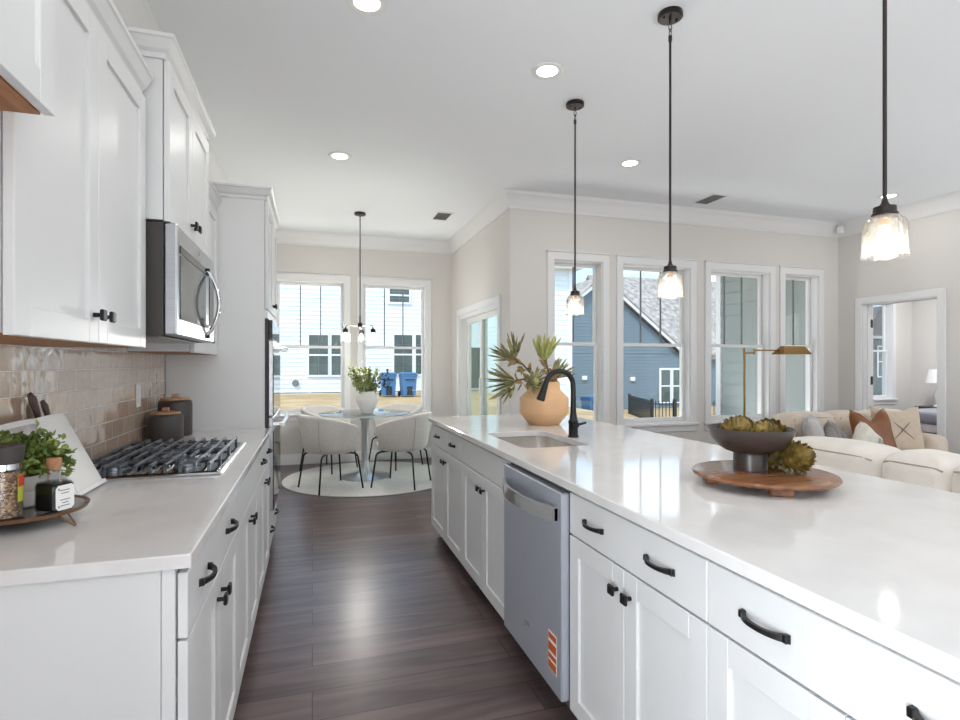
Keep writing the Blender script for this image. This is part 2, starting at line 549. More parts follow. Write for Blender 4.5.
    def sweep(self, prof, path, z, closed=False):
        """prof: (out, up) outline; path: XY corners, out = right-hand side; mitred corners"""
        P = [Vector((p[0], p[1])) for p in path]
        n, k = len(P), len(prof)
        vs, fs = [], []
        for i in range(n):
            a = P[i - 1] if (i > 0 or closed) else None
            b = P[(i + 1) % n] if (i < n - 1 or closed) else None
            ns = []
            if a is not None:
                d = (P[i] - a).normalized()
                ns.append(Vector((d.y, -d.x)))
            if b is not None:
                d = (b - P[i]).normalized()
                ns.append(Vector((d.y, -d.x)))
            if len(ns) == 2:
                s = ns[0] + ns[1]
                m = s / (1 + ns[0].dot(ns[1]))
            else:
                m = ns[0]
            for o, u in prof:
                q = P[i] + m * o
                vs.append((q.x, q.y, z + u))
        for i in range(n if closed else n - 1):
            i2 = (i + 1) % n
            for j in range(k):
                j2 = (j + 1) % k
                fs.append((i * k + j, i * k + j2, i2 * k + j2, i2 * k + j))
        if not closed:
            fs.append(tuple(range(k)))
            fs.append(tuple((n - 1) * k + j for j in range(k - 1, -1, -1)))
        return self.add(vs, fs)

    def rot(self, M):
        self.v = [(M @ Vector(p)).to_tuple() for p in self.v]
        return self


ORG = {}


def mesh_obj(name, mb, m, org=Vector((0, 0, 0)), angle=32, recalc=True):
    me = bpy.data.meshes.new(name)
    me.from_pydata([(p[0] - org.x, p[1] - org.y, p[2] - org.z) for p in mb.v], [], mb.f)
    if recalc:
        bm = bmesh.new()
        bm.from_mesh(me)
        bmesh.ops.recalc_face_normals(bm, faces=list(bm.faces))
        bm.to_mesh(me)
        bm.free()
    me.polygons.foreach_set('use_smooth', [True] * len(me.polygons))
    me.set_sharp_from_angle(angle=radians(angle))
    me.materials.append(MT[m] if isinstance(m, str) else m)
    o = bpy.data.objects.new(name, me)
    C.objects.link(o)
    return o


def thing(name, label, cat, loc, group=None, kind=None):
    o = bpy.data.objects.new(name, None)
    o.empty_display_size = 0.05
    C.objects.link(o)
    o.location = loc
    ORG[o.name] = Vector(loc)
    if kind:
        o['kind'] = kind
    if label:
        o['label'] = label
        o['category'] = cat
    if group:
        o['group'] = group
    return o


def part(name, mb, m, parent, label=None, angle=32, recalc=True):
    org = ORG[parent.name]
    o = mesh_obj(name, mb, m, org, angle, recalc)
    o.parent = parent
    ORG[o.name] = org
    if label:
        o['label'] = label
    # a sub-part sits in its parent's own space, which shares the thing's origin
    return o


def single(name, mb, m, label, cat, group=None, kind=None, org=None, angle=32):
    org = Vector(org) if org is not None else Vector((0, 0, 0))
    o = mesh_obj(name, mb, m, org, angle)
    o.location = org
    ORG[o.name] = org
    if label:
        o['label'] = label
    if cat:
        o['category'] = cat
    if group:
        o['group'] = group
    if kind:
        o['kind'] = kind
    return o


def struct(name, mb, m, angle=32):
    o = mesh_obj(name, mb, m, Vector((0, 0, 0)), angle)
    ORG[o.name] = Vector((0, 0, 0))
    o['kind'] = 'structure'
    return o


def dup(root, loc, rz, label, group=None):
    def cp(o, p):
        c = o.copy()
        C.objects.link(c)
        if p:
            c.parent = p
        for ch in list(o.children):
            cp(ch, c)
        return c
    r = cp(root, None)
    r.location = loc
    r.rotation_euler = (0, 0, rz)
    r['label'] = label
    if group:
        r['group'] = group
    return r

# ================================================================== THE SETTING
XL, XN, XR = -0.849, 1.90, 6.25          # left wall, nook wall, right wall
YF, YB, YR = 7.51, 5.12, -3.2           # far wall, living-room wall, rear wall
ZC = 3.05
TW = 0.16                                # wall thickness

struct('floor', MB().box(XL - TW, 10.6, YR - TW, YF + TW, -0.12, 0.0), 'floor')
m = MB()
m.box(XL - TW, 10.6, YR - TW, YF + TW, ZC, ZC + 0.15)
struct('ceiling', m, 'ceiling')


def wall(name, axis, p, out, u0, u1, z0, z1, holes, mt='wall'):
    """wall slab on plane x=p or y=p, thickness towards `out`; holes = [(a, b, za, zb)] sorted by a"""
    m = MB()
    q = p + out * TW

    def bx(a, b, c, d):
        if b - a < 1e-4 or d - c < 1e-4:
            return
        if axis == 'x':
            m.box(p, q, a, b, c, d)
        else:
            m.box(a, b, p, q, c, d)
    u = u0
    for a, b, za, zb in holes:
        bx(u, a, z0, z1)
        bx(a, b, z0, za)
        bx(a, b, zb, z1)
        u = b
    bx(u, u1, z0, z1)
    return struct(name, m, mt)


FARW = [(-0.46, 0.415), (0.655, 1.53)]
LIVW = [(2.38, 2.95), (3.19, 4.06), (4.33, 5.18), (5.40, 5.93)]
WZ0, WZ1, WZM = 0.66, 2.40, 1.53
SL = (5.47, 7.08, 1.97)                   # patio door on the nook wall
DR = (3.99, 4.815, 2.03)                  # bedroom doorway on the right wall
ADDED_REARW = [(0.1, 1.1), (3.7, 4.7)]  # unseen rear windows, added to let more light in

ADDED_LEFTW = (-1.35, 0.12)  # unseen left window, added to go with the left fill lamp
wall('wall_left', 'x', XL, -1, YR - TW, YF + TW, 0, ZC, [(ADDED_LEFTW[0], ADDED_LEFTW[1], 0.4, 2.5)])
wall('wall_far', 'y', YF, 1, XL, XN, 0, ZC, [(a, b, WZ0, WZ1 + 0.02) for a, b in FARW])
wall('wall_nook', 'x', XN, 1, YB, YF + TW, 0, ZC, [(SL[0], SL[1], 0, SL[2])])
wall('wall_living', 'y', YB, 1, XN + TW, XR + TW, 0, ZC, [(a, b, WZ0, WZ1) for a, b in LIVW])
ADDED_SIDEW = [(-1.5, 0.3), (1.0, 2.8)]  # unseen right-wall windows, added to go with the side fill lamps
wall('wall_right', 'x', XR, 1, YR - TW, YB, 0, ZC, [(a, b, 0.15, 2.3) for a, b in ADDED_SIDEW] + [(DR[0], DR[1], 0, DR[2])])
wall('wall_rear', 'y', YR, -1, XL, XR, 0, ZC, [(a, b, 0.1, 2.2) for a, b in ADDED_REARW])
# bedroom beyond the doorway
wall('wall_bedroom_far', 'y', 7.04, 1, XR + TW, 10.5, 0, ZC, [(9.0, 9.86, 0.70, 2.42)])
wall('wall_bedroom_right', 'x', 10.34, 1, 3.2, 7.04, 0, ZC, [])
wall('wall_bedroom_near', 'y', 3.2, -1, XR + TW, 10.5, 0, ZC, [])
m = MB().box(XR, XR + TW, YB + TW, 7.04 + TW, -0.05, ZC)
struct('wall_bedroom_left', m, 'wall')

# tiled splashback
struct('wall_left_backsplash', MB().box(XL, XL + 0.008, 1.27, 3.645, 0.914, 1.40), 'tile')

CROWN = [(0, -0.165), (0.012, -0.165), (0.016, -0.145), (0.026, -0.132), (0.044, -0.095), (0.064, -0.048), (0.080, -0.030), (0.086, -0.010), (0.092, 0.0), (0, 0)]
m = MB().sweep(CROWN, [(XL, YR), (XL, YF), (XN, YF), (XN, YB), (XR, YB), (XR, YR)], ZC - 0.0005, closed=True)
struct('trim_1', m, 'trim', angle=20)

BASE = [(0, 0), (0.016, 0), (0.016, 0.115), (0.010, 0.132), (0, 0.135)]


def baseboard(name, path):
    struct(name, MB().sweep(BASE, path, 0.0), 'trim')


baseboard('baseboard_far', [(XL, 4.6), (XL, YF), (XN, YF), (XN, SL[1] + 0.085)])
baseboard('baseboard_living', [(XN, SL[0] - 0.085), (XN, YB), (XR, YB), (XR, DR[1] + 0.08)])
baseboard('baseboard_right', [(XR, DR[0] - 0.08), (XR, YR), (XL, YR), (XL, 0.25)])
baseboard('baseboard_bedroom', [(XR + TW, 7.04), (10.34, 7.04), (10.34, 3.2)])


# ------------------------------------------------------------------ windows
def window(n, axis, p, out, u0, u1, z0, z1, zm, grid, cw=0.075, casing=True):
    def B(m, a, b, w0, w1, c, d, bev=0.0):
        if axis == 'y':
            m.box(a, b, p + out * w0, p + out * w1, c, d, bev)
        else:
            m.box(p + out * w0, p + out * w1, a, b, c, d, bev)
        return m
    root = thing('window_%d' % n, None, None, (((u0 + u1) / 2, p, z0) if axis == 'y' else (p, (u0 + u1) / 2, z0)), kind='structure')
    if casing:
        m = MB()
        B(m, u0 - cw, u0 + 0.004, -0.018, 0.0, z0 - 0.02, z1 + cw, 0.004)
        B(m, u1 - 0.004, u1 + cw, -0.018, 0.0, z0 - 0.02, z1 + cw, 0.004)
        B(m, u0 - 0.003, u1 + 0.003, -0.018, 0.0, z1 - 0.004, z1 + cw, 0.004)
        B(m, u0 - cw - 0.008, u1 + cw + 0.008, -0.026, 0.0, z1 + cw, z1 + cw + 0.016, 0.004)
        part('casing', m, 'trim', root)
        m = MB()
        B(m, u0 - cw - 0.02, u1 + cw + 0.02, -0.045, 0.06, z0 - 0.025, z0 + 0.002, 0.005)
        B(m, u0 - cw, u1 + cw, -0.016, 0.0, z0 - 0.095, z0 - 0.025, 0.004)
        part('sill', m, 'trim', root)
    m = MB()
    t = 0.014
    B(m, u0, u0 + t, 0, TW + 0.01, z0, z1)
    B(m, u1 - t, u1, 0, TW + 0.01, z0, z1)
    B(m, u0 + t, u1 - t, 0, TW + 0.01, z1 - t, z1)
    B(m, u0 + t, u1 - t, 0, TW + 0.01, z0, z0 + t)
    part('frame', m, 'trim', root)
    s = 0.034
    a, b = u0 + t, u1 - t
    m = MB()
    for (c0, c1, w0) in ((z0 + t, zm + 0.016, 0.075), (zm - 0.016, z1 - t, 0.105)):
        m = MB()
        B(m, a, a + s, w0, w0 + 0.03, c0, c1, 0.003)
        B(m, b - s, b, w0, w0 + 0.03, c0, c1, 0.003)
        B(m, a + s, b - s, w0, w0 + 0.03, c1 - s, c1, 0.003)
        B(m, a + s, b - s, w0, w0 + 0.03, c0, c0 + (0.045 if w0 < 0.1 else s), 0.003)
        sash = part('sash', m, 'trim', root)
        pm = MB()
        B(pm, a + s - 0.004, b - s + 0.004, w0 + 0.013, w0 + 0.016, c0 + 0.03, c1 - s + 0.004)
        part('pane', pm, 'pane', sash)
        if w0 > 0.1 and grid:
            for k in range(1, grid + 1):
                c = a + s + (b - a - 2 * s) * k / (grid + 1)
                gm = MB()
                B(gm, c - 0.007, c + 0.007, w0 + 0.008, w0 + 0.022, c0 + s, c1 - s)
                part('muntin', gm, 'muntin', sash)
    return root


n = 0
for a, b in FARW:
    n += 1
    window(n, 'y', YF, 1, a, b, WZ0, WZ1 + 0.02, WZM + 0.015, 2)
for i, (a, b) in enumerate(LIVW):
    n += 1
    window(n, 'y', YB, 1, a, b, WZ0, WZ1, WZM, (1, 2, 2, 1)[i])
window(7, 'y', 7.04, 1, 9.0, 9.86, 0.70, 2.42, 1.55, 1)
window(8, 'y', YR, -1, ADDED_REARW[0][0], ADDED_REARW[0][1], 0.1, 2.2, 1.5, 2)
window(9, 'y', YR, -1, ADDED_REARW[1][0], ADDED_REARW[1][1], 0.1, 2.2, 1.5, 2)
window(12, 'x', XL, -1, ADDED_LEFTW[0], ADDED_LEFTW[1], 0.4, 2.5, 1.5, 2)
for i, (a, b) in enumerate(ADDED_SIDEW):
    window(10 + i, 'x', XR, 1, a, b, 0.15, 2.3, 1.3, 2)


# ------------------------------------------------------------------ patio door and bedroom doorway
root = thing('door_1', None, None, (XN, (SL[0] + SL[1]) / 2, 0), kind='structure')
m = MB()
for y0, y1 in ((SL[0] - 0.08, SL[0] + 0.004), (SL[1] - 0.004, SL[1] + 0.08)):
    m.box(XN - 0.018, XN, y0, y1, 0, SL[2] + 0.08, 0.004)
m.box(XN - 0.018, XN, SL[0], SL[1], SL[2] - 0.004, SL[2] + 0.08, 0.004)
part('casing', m, 'trim', root)
m = MB()
m.box(XN, XN + TW, SL[0], SL[0] + 0.03, 0, SL[2])
m.box(XN, XN + TW, SL[1] - 0.03, SL[1], 0, SL[2])
m.box(XN, XN + TW, SL[0] + 0.03, SL[1] - 0.03, SL[2] - 0.05, SL[2])
m.box(XN, XN + TW, SL[0] + 0.03, SL[1] - 0.03, -0.005, 0.025)
part('frame', m, 'trim', root)
mid = (SL[0] + SL[1]) / 2
for (y0, y1, x0) in ((SL[0] + 0.03, mid + 0.035, XN + 0.05), (mid - 0.035, SL[1] - 0.03, XN + 0.095)):
    m = MB()
    st = 0.065
    m.box(x0, x0 + 0.035, y0, y0 + st, 0.025, SL[2] - 0.05, 0.004)
    m.box(x0, x0 + 0.035, y1 - st, y1, 0.025, SL[2] - 0.05, 0.004)
    m.box(x0, x0 + 0.035, y0 + st, y1 - st, SL[2] - 0.05 - st, SL[2] - 0.05, 0.004)
    m.box(x0, x0 + 0.035, y0 + st, y1 - st, 0.025, 0.12, 0.004)
    pn = part('sliding_panel', m, 'trim', root)
    part('pane', MB().box(x0 + 0.014, x0 + 0.02, y0 + st - 0.005, y1 - st + 0.005, 0.11, SL[2] - 0.05 - st + 0.005), 'door_pane', pn)
part('handle', MB().box(XN + 0.032, XN + 0.052, mid - 0.015, mid + 0.02, 0.95, 1.15, 0.005), 'trim', root)

root = thing('door_2', None, None, (XR, (DR[0] + DR[1]) / 2, 0), kind='structure')
m = MB()
for x0, x1 in ((XR - 0.018, XR), (XR + TW, XR + TW + 0.018)):
    m.box(x0, x1, DR[0] - 0.075, DR[0] + 0.004, 0, DR[2] + 0.075, 0.004)
    m.box(x0, x1, DR[1] - 0.004, DR[1] + 0.075, 0, DR[2] + 0.075, 0.004)
    m.box(x0, x1, DR[0], DR[1], DR[2] - 0.004, DR[2] + 0.075, 0.004)
part('casing', m, 'trim', root)
m = MB()
m.box(XR, XR + TW, DR[0], DR[0] + 0.016, 0, DR[2])
m.box(XR, XR + TW, DR[1] - 0.016, DR[1], 0, DR[2])
m.box(XR, XR + TW, DR[0] + 0.016, DR[1] - 0.016, DR[2] - 0.016, DR[2])
m.box(XR + 0.06, XR + 0.10, DR[1] - 0.028, DR[1] - 0.016, 0, DR[2] - 0.016)
part('jamb', m, 'trim', root)
for z in (0.25, 1.12, 1.80):
    part('hinge', MB().box(XR + 0.105, XR + 0.15, DR[1] - 0.022, DR[1] - 0.015, z - 0.05, z + 0.05, 0.002), 'black', root, label='black hinge plate')

# motion sensor in the crown corner
single('motion_sensor', MB().box(XR - 0.15, XR - 0.09, YB - 0.16, YB - 0.10, 2.90, 2.985, 0.012).box(XR - 0.10, XR - 0.05, YB - 0.12, YB - 0.06, 2.93, 2.96), 'plastic_w',
       'small white sensor in the upper corner of the living room beside the crown moulding', 'sensor', org=(XR - 0.1, YB - 0.1, 2.90))


# ================================================================== OUTSIDE
def siding(m, u0, u1, z0, z1, fn, course=0.18, lap=0.012, cut=None):
    """clapboard: fn(u, w, z) -> point, w = out of the wall; cut(z) -> (ua, ub) narrows a course (gables)"""
    z = z0
    while z < z1 - 1e-3:
        zt = min(z + course, z1)
        a0, b0 = (u0, u1) if cut is None else cut(z)
        a1, b1 = (u0, u1) if cut is None else cut(zt)
        o = len(m.v)
        pts = [fn(a0, lap, z), fn(b0, lap, z), fn(b1, 0.0, zt), fn(a1, 0.0, zt), fn(a0, 0.0, z), fn(b0, 0.0, z)]
        m.add(pts, [(0, 1, 2, 3), (4, 5, 1, 0)])
        z = zt
    return m


# exterior cladding of the bedroom wing, seen through the two right-hand windows
m = MB()
siding(m, YB + TW, 7.04 + TW, -0.06, ZC + 0.1, lambda u, w, z: (XR - 0.005 - w, u, z), 0.178, 0.016)
o = struct('wall_bedroom_cladding', m, 'siding_g')
struct('trim_2', MB().box(XR - 0.035, XR + 0.10, 7.04 + TW - 0.08, 7.04 + TW + 0.02, -0.06, ZC + 0.1), 'trim')
struct('trim_3', MB().box(XR - 0.12, XR + 0.1, YB + TW, 7.04 + TW + 0.4, ZC + 0.10, ZC + 0.16), 'trim')


def ground_z(x, y):
    t = max(0.0, min(1.0, (x - 7.6) / 6.0))
    t = t * t * (3 - 2 * t)
    return -0.07 - 1.28 * t


m = MB()
nx, ny = 80, 70
x0, x1, y0, y1 = -30.0, 50.0, -25.0, 60.0
vs, fs = [], []
for j in range(ny + 1):
    for i in range(nx + 1):
        x = x0 + (x1 - x0) * i / nx
        y = y0 + (y1 - y0) * j / ny
        vs.append((x, y, min(-0.13 if (-1.2 < x < 11.6 and -4.6 < y < 8.8) else 0, ground_z(x, y))))
for j in range(ny):
    for i in range(nx):
        a = j * (nx + 1) + i
        fs.append((a, a + 1, a + nx + 2, a + nx + 1))
m.add(vs, fs)
lawn = single('lawn', m, 'grass', None, None, kind='structure')
lawn.name = 'ground'


def house_window(parent, x0, x1, y, z0, z1, cols=2, rows=3, glass='win_dark', trim=0.09):
    m = MB()
    m.box(x0 - trim, x0, y - 0.06, y, z0 - trim, z1 + trim)
    m.box(x1, x1 + trim, y - 0.06, y, z0 - trim, z1 + trim)
    m.box(x0, x1, y - 0.06, y, z1, z1 + trim)
    m.box(x0, x1, y - 0.06, y, z0 - trim, z0)
    zm = (z0 + z1) / 2
    m.box(x0, x1, y - 0.05, y - 0.005, zm - 0.04, zm + 0.04)
    w = part('window', m, 'trim', parent)
    part('pane', MB().box(x0, x1, y - 0.03, y - 0.004, z0, z1), glass, w)
    g = MB()
    for k in range(1, cols):
        c = x0 + (x1 - x0) * k / cols
        g.box(c - 0.012, c + 0.012, y - 0.04, y - 0.006, z0, z1)
    for k in range(1, 2 * rows):
        c = z0 + (z1 - z0) * k / (2 * rows)
        g.box(x0, x1, y - 0.04, y - 0.006, c - 0.010, c + 0.010)
    part('window_grid', g, 'muntin', w)
    return w


HY = 26.5
hs = thing('house', 'white two storey house with lap siding across the lawn behind the breakfast nook windows', 'house', (0, HY, -0.07))
m = siding(MB(), -14, 8.6, -0.2, 7.4, lambda u, w, z: (u, HY - w, z), 0.20, 0.02)
part('wall', m, 'siding_w', hs)
part('foundation', MB().box(-14, 8.6, HY - 0.005, HY + 0.3, -0.2, 0.05), 'vent', hs)
WX, WY, WE = 10.08, 20.0, 5.15
m = siding(MB(), 8.4, WX, -1.5, WE, lambda u, w, z: (u, WY - w, z), 0.20, 0.02)
siding(m, WY, HY, -1.5, WE, lambda u, w, z: (8.4 - w, u, z), 0.20, 0.02)
siding(m, WY, HY + 6, -1.5, WE, lambda u, w, z: (WX + w, u, z), 0.20, 0.02)
part('side_wing_wall', m, 'siding_w', hs)
part('corner_board', MB().box(WX - 0.13, WX + 0.03, WY - 0.04, WY + 0.12, -1.5, WE), 'trim', hs)
m = MB().box(8.1, WX + 0.35, WY - 0.45, HY + 6, WE, WE + 0.22)
m.prism([(8.1, WE + 0.22), (WX + 0.35, WE + 0.22), ((8.1 + WX + 0.35) / 2, WE + 1.2)], lambda u, v, w: (u, w, v), WY - 0.45, HY + 6)
part('side_wing_roof', m, 'trim', hs)
m = MB()
m.prism([(HY - 0.5, 7.4), (HY + 9, 7.4), (HY + 4.2, 10.4)], lambda u, v, w: (w, u, v), -14.4, 8.8)
part('roof', m, 'shingle', hs)


def at(px, y):
    t = (px - 480) / 541.7
    c, s = cos(radians(17.2)), sin(radians(17.2))
    x = y * (s + c * t) / (c - t * s)
    return x, x * s + y * c


def zz(py, d):
    return CAM_Z + (364 - py) * d / 541.7


for (pa, pb, ya, yb) in ((309, 328, 335, 375), (331.5, 351, 335, 375), (394, 412, 335, 374), (415.5, 434, 335, 374), (389.5, 409, 288, 302), (257, 276.5, 335, 376)):
    xa, d = at(pa, HY)
    xb, d2 = at(pb, HY)
    house_window(hs, xa, xb, HY - 0.02, zz(yb, d), zz(ya, d), 2, 2)
xa, d = at(468, HY)
xb, d2 = at(480.5, HY)
w = MB().box(xa - 0.1, xb + 0.1, HY - 0.08, HY - 0.01, 0.0, 2.25)
f = part('patio_door', w, 'trim', hs)
part('pane', MB().box(xa, xb, HY - 0.12, HY - 0.03, 0.1, 2.15), 'win_door', f)
xq, d = at(295.5, HY)
part('wall_vent', MB().cyl((xq, HY - 0.12, zz(383, d)), (xq, HY, zz(383, d)), 0.13, 0.16, 14), 'vent', hs, label='small grey wall vent')

# slate blue gabled house
BY = 28.0
gc, gd = at(600, BY)
peak, eave, half = 6.05, 1.95, 5.4
bs = thing('house', 'slate blue gabled house with white rake boards and taupe shingles beyond the living room windows', 'house', (gc, BY, -1.35))
m = siding(MB(), gc - half, gc + half, -1.5, eave, lambda u, w, z: (u, BY - w, z), 0.19, 0.02)
sl = (peak - eave) / half
siding(m, 0, 0, eave, peak - 0.02, lambda u, w, z: (u, BY - w, z), 0.19, 0.02, cut=lambda z: (gc - (peak - z) / sl, gc + (peak - z) / sl))
siding(m, gc + half, gc + 14, -1.5, 1.9, lambda u, w, z: (u, BY - w + 0.6, z), 0.19, 0.02)
part('wall', m, 'siding_b', bs)
m = MB()
for sg in (-1, 1):
    m.prism([(gc, peak + 0.30), (gc + sg * (half + 0.35), eave - 0.35 * sl + 0.30), (gc + sg * (half + 0.35), eave - 0.35 * sl + 0.05), (gc, peak + 0.05)], lambda u, v, w: (u, w, v), BY - 0.35, BY - 0.25)
part('rake_board', m, 'trim', bs)
m = MB()
for sg in (-1, 1):
    m.prism([(gc, peak + 0.36), (gc + sg * (half + 0.38), eave - 0.35 * sl + 0.34), (gc + sg * (half + 0.38), eave - 0.35 * sl + 0.26), (gc, peak + 0.28)], lambda u, v, w: (u, w, v), BY - 0.4, BY + 7.5)
part('gable_roof', m, 'shingle', bs)
m = MB()
m.prism([(BY + 0.2, 1.9), (BY + 7, 7.75), (BY + 7, 7.5), (BY + 0.3, 1.6)], lambda u, v, w: (w, u, v), gc + 3.0, gc + 14.5)
m.prism([(BY + 7, 7.75), (BY + 13.5, 1.9), (BY + 13.4, 1.6), (BY + 7, 7.5)], lambda u, v, w: (w, u, v), gc + 3.0, gc + 14.5)
part('main_roof', m, 'shingle', bs)
for pa, pb in ((660.5, 669.5), (672.5, 682)):
    xa, d = at(pa, BY)
    xb, d2 = at(pb, BY)
    house_window(bs, xa, xb, BY - 0.02, zz(402, d), zz(370, d), 1, 1, trim=0.12)
xq, d = at(584, BY)
part('vent_cap', MB().box(xq - 0.15, xq + 0.15, BY - 0.12, BY, zz(378, d) - 0.12, zz(378, d) + 0.12, 0.02), 'trim', bs)
xq, d = at(632, BY)
part('vent_cap', MB().box(xq - 0.15, xq + 0.15, BY - 0.12, BY, zz(379, d) - 0.12, zz(379, d) + 0.12, 0.02), 'trim', bs)


# grey-green house far off, framed by the bedroom window
gx, gd = at(884, 30.0)
gs = thing('house', 'grey-green house with dark gabled roof, seen through the bedroom window', 'house', (gx, 30.0, -1.35))
m = siding(MB(), gx - 7, gx + 9, -1.5, 3.4, lambda u, w, z: (u, 30.0 - w, z), 0.22, 0.02)
part('wall', m, 'win_dark', gs)
m = MB().prism([(gx - 3.2, 3.4), (gx + 1.2, 3.4), (gx - 1.0, 5.6)], lambda u, v, w: (u, w, v), 29.3, 33)
m.prism([(29.6, 3.4), (39, 3.4), (34, 5.4)], lambda u, v, w: (w, u, v), gx - 7.4, gx + 9.4)
part('roof', m, 'bowl', gs)
house_window(gs, gx - 0.7, gx + 0.5, 29.95, 0.4, 2.6, 2, 2)
part('eave_board', MB().box(gx - 7.4, gx + 9.4, 29.5, 29.6, 3.2, 3.42), 'trim', gs)


# wheeled bins
def make_bin(label, loc, group):
    t = thing('wheeled_bin', label, 'bin', (0, 0, 0), group)
    m = MB()
    m.prism([(-0.26, 0.06), (0.26, 0.06), (0.31, 0.92), (-0.31, 0.92)], lambda u, v, w: (u, w * (0.82 + 0.18 * v), v), -0.33, 0.33)
    m.box(-0.33, 0.33, -0.35, 0.35, 0.88, 0.95, 0.015)
    part('body', m, 'bin', t)
    m = MB().box(-0.34, 0.34, -0.37, 0.36, 0.955, 1.0, 0.02)
    m.box(-0.28, 0.28, -0.30, 0.30, 1.0, 1.03, 0.02)
    part('lid', m, 'bin', t)
    part('grab_bar', MB().box(-0.2, 0.2, -0.375, -0.34, 0.70, 0.76, 0.01), 'fence', t)
    part('foot_recess', MB().box(-0.12, 0.12, -0.33, -0.27, 0.10, 0.45, 0.01), 'fence', t)
    for sg in (-1, 1):
        part('wheel', MB().cyl((sg * 0.27, 0.30, 0.12), (sg * 0.33, 0.30, 0.12), 0.12, n=16), 'fence', t)
    t.location = loc
    return t


bn = make_bin('blue wheeled bin on the lawn, the left one behind the leafy white vase', (3.07, 23.1, -0.07), 'blue bins on the lawn')
dup(bn, (3.88, 22.9, -0.07), 0.1, 'blue wheeled bin on the lawn, the right one of the pair outside the nook window')
xq, d = at(590, 24.0)
dup(bn, (xq, 24.0, ground_z(xq, 24.0)), 0.3, 'lone blue wheeled bin beside the slate blue house, seen past the faucet')

# black metal fence
fn = thing('metal_fence', 'black metal picket fence standing before the slate blue house', 'fence', (15.0, 21.2, -1.35))
FP = [Vector((16.2, 25.3)), Vector((14.75, 21.2)), Vector((18.6, 20.4))]
rails, pickets = MB(), MB()
for i in range(2):
    a, b = FP[i], FP[i + 1]
    L = (b - a).length
    for z in (0.10, 0.86):
        za, zb = ground_z(*a) + z, ground_z(*b) + z
        rails.tube([(a.x, a.y, za), (b.x, b.y, zb)], 0.022, 4)
    k = int(L / 0.16)
    for j in range(k + 1):
        q = a.lerp(b, j / k)
        g = ground_z(q.x, q.y)
        pickets.box(q.x - 0.013, q.x + 0.013, q.y - 0.013, q.y + 0.013, g, g + 1.0)
part('rail', rails, 'fence', fn)
pk = part('pickets', pickets, 'fence', fn)
pk['kind'] = 'stuff'
for q in (FP[0], FP[1], FP[1].lerp(FP[2], 0.27), FP[1].lerp(FP[2], 0.60), FP[2]):
    g = ground_z(q.x, q.y)
    part('post', MB().box(q.x - 0.05, q.x + 0.05, q.y - 0.05, q.y + 0.05, g - 0.1, g + 1.08), 'fence', fn)

# ================================================================== KITCHEN CABINETS
def door_mb(sx, xf, y0, y1, z0, z1, rail=0.062, th=0.02, rec=0.009):
    g = 0.0016
    y0, y1, z0, z1 = y0 + g, y1 - g, z0 + g, z1 - g
    m = MB()
    xb = xf - sx * th
    if rail:
        e = 0.004
        b = 0.0015
        m.box(xb, xf - sx * rec, y0 + rail - e, y1 - rail + e, z0 + rail - e, z1 - rail + e)
        m.box(xb, xf, y0, y0 + rail, z0, z1, b)
        m.box(xb, xf, y1 - rail, y1, z0, z1, b)
        m.box(xb, xf, y0 + rail, y1 - rail, z0, z0 + rail, b)
        m.box(xb, xf, y0 + rail, y1 - rail, z1 - rail, z1, b)
    else:
        m.box(xb, xf, y0, y1, z0, z1, 0.002)
    return m


def knob_mb(sx, xf, y, z):
    m = MB()
    m.cyl((xf - sx * 0.002, y, z), (xf + sx * 0.02, y, z), 0.0065, 0.0055, 12)
    m.box(xf + sx * 0.018, xf + sx * 0.028, y - 0.015, y + 0.015, z - 0.015, z + 0.015, 0.003)
    return m


def pull_mb(sx, xf, y, z, L=0.118):
    m = MB()
    n = 14
    ring = []
    for i in range(n + 1):
        t = -1 + 2 * i / n
        yy = y + t * L / 2
        o = 0.026 * (1 - abs(t) ** 2.6) - 0.001
        h = 0.0048 + 0.0038 * abs(t) ** 3
        th = 0.0042
        nx, ny = 1.0, 0.0
        dt = 1e-3
        o2 = 0.026 * (1 - abs(max(-1, min(1, t + dt))) ** 2.6) - 0.001
        dx, dy = (o2 - o), dt * L / 2
        l = sqrt(dx * dx + dy * dy) or 1
        nx, ny = dy / l, -dx / l
        ring.append([(xf + sx * (o + a * nx * th), yy + a * ny * th, z + b * h) for a, b in ((1, 1), (1, -1), (-1, -1), (-1, 1))])
    vs = [p for r in ring for p in r]
    fs = []
    for i in range(n):
        for k in range(4):
            k2 = (k + 1) % 4
            fs.append((i * 4 + k, i * 4 + k2, i * 4 + 4 + k2, i * 4 + 4 + k))
    fs += [(0, 1, 2, 3), (4 * n + 3, 4 * n + 2, 4 * n + 1, 4 * n)]
    m.add(vs, fs)
    for s in (-1, 1):
        yy = y + s * (L / 2 - 0.004)
        m.box(xf - sx * 0.001, xf + sx * 0.012, yy - 0.006, yy + 0.006, z - 0.0082, z + 0.0082, 0.002)
    return m


def door(parent, sx, xf, y0, y1, z0, z1, knob=None, rail=0.062, name='door'):
    d = part(name, door_mb(sx, xf, y0, y1, z0, z1, rail), 'cab', parent)
    if knob:
        part('knob', knob_mb(sx, xf, *knob), 'black', d, label='black square knob')
    return d


def drawer(parent, sx, xf, y0, y1, z0, z1, pulls=(), L=0.118, name='drawer'):
    d = part(name, door_mb(sx, xf, y0, y1, z0, z1, 0), 'cab', parent)
    for y in pulls:
        part('pull', pull_mb(sx, xf, y, (z0 + z1) / 2, L), 'black', d, label='black arched pull')
    return d


ZT, ZD0, ZD1, ZR = 0.884, 0.106, 0.721, 0.869    # body top, door bottom, door/drawer split, drawer top


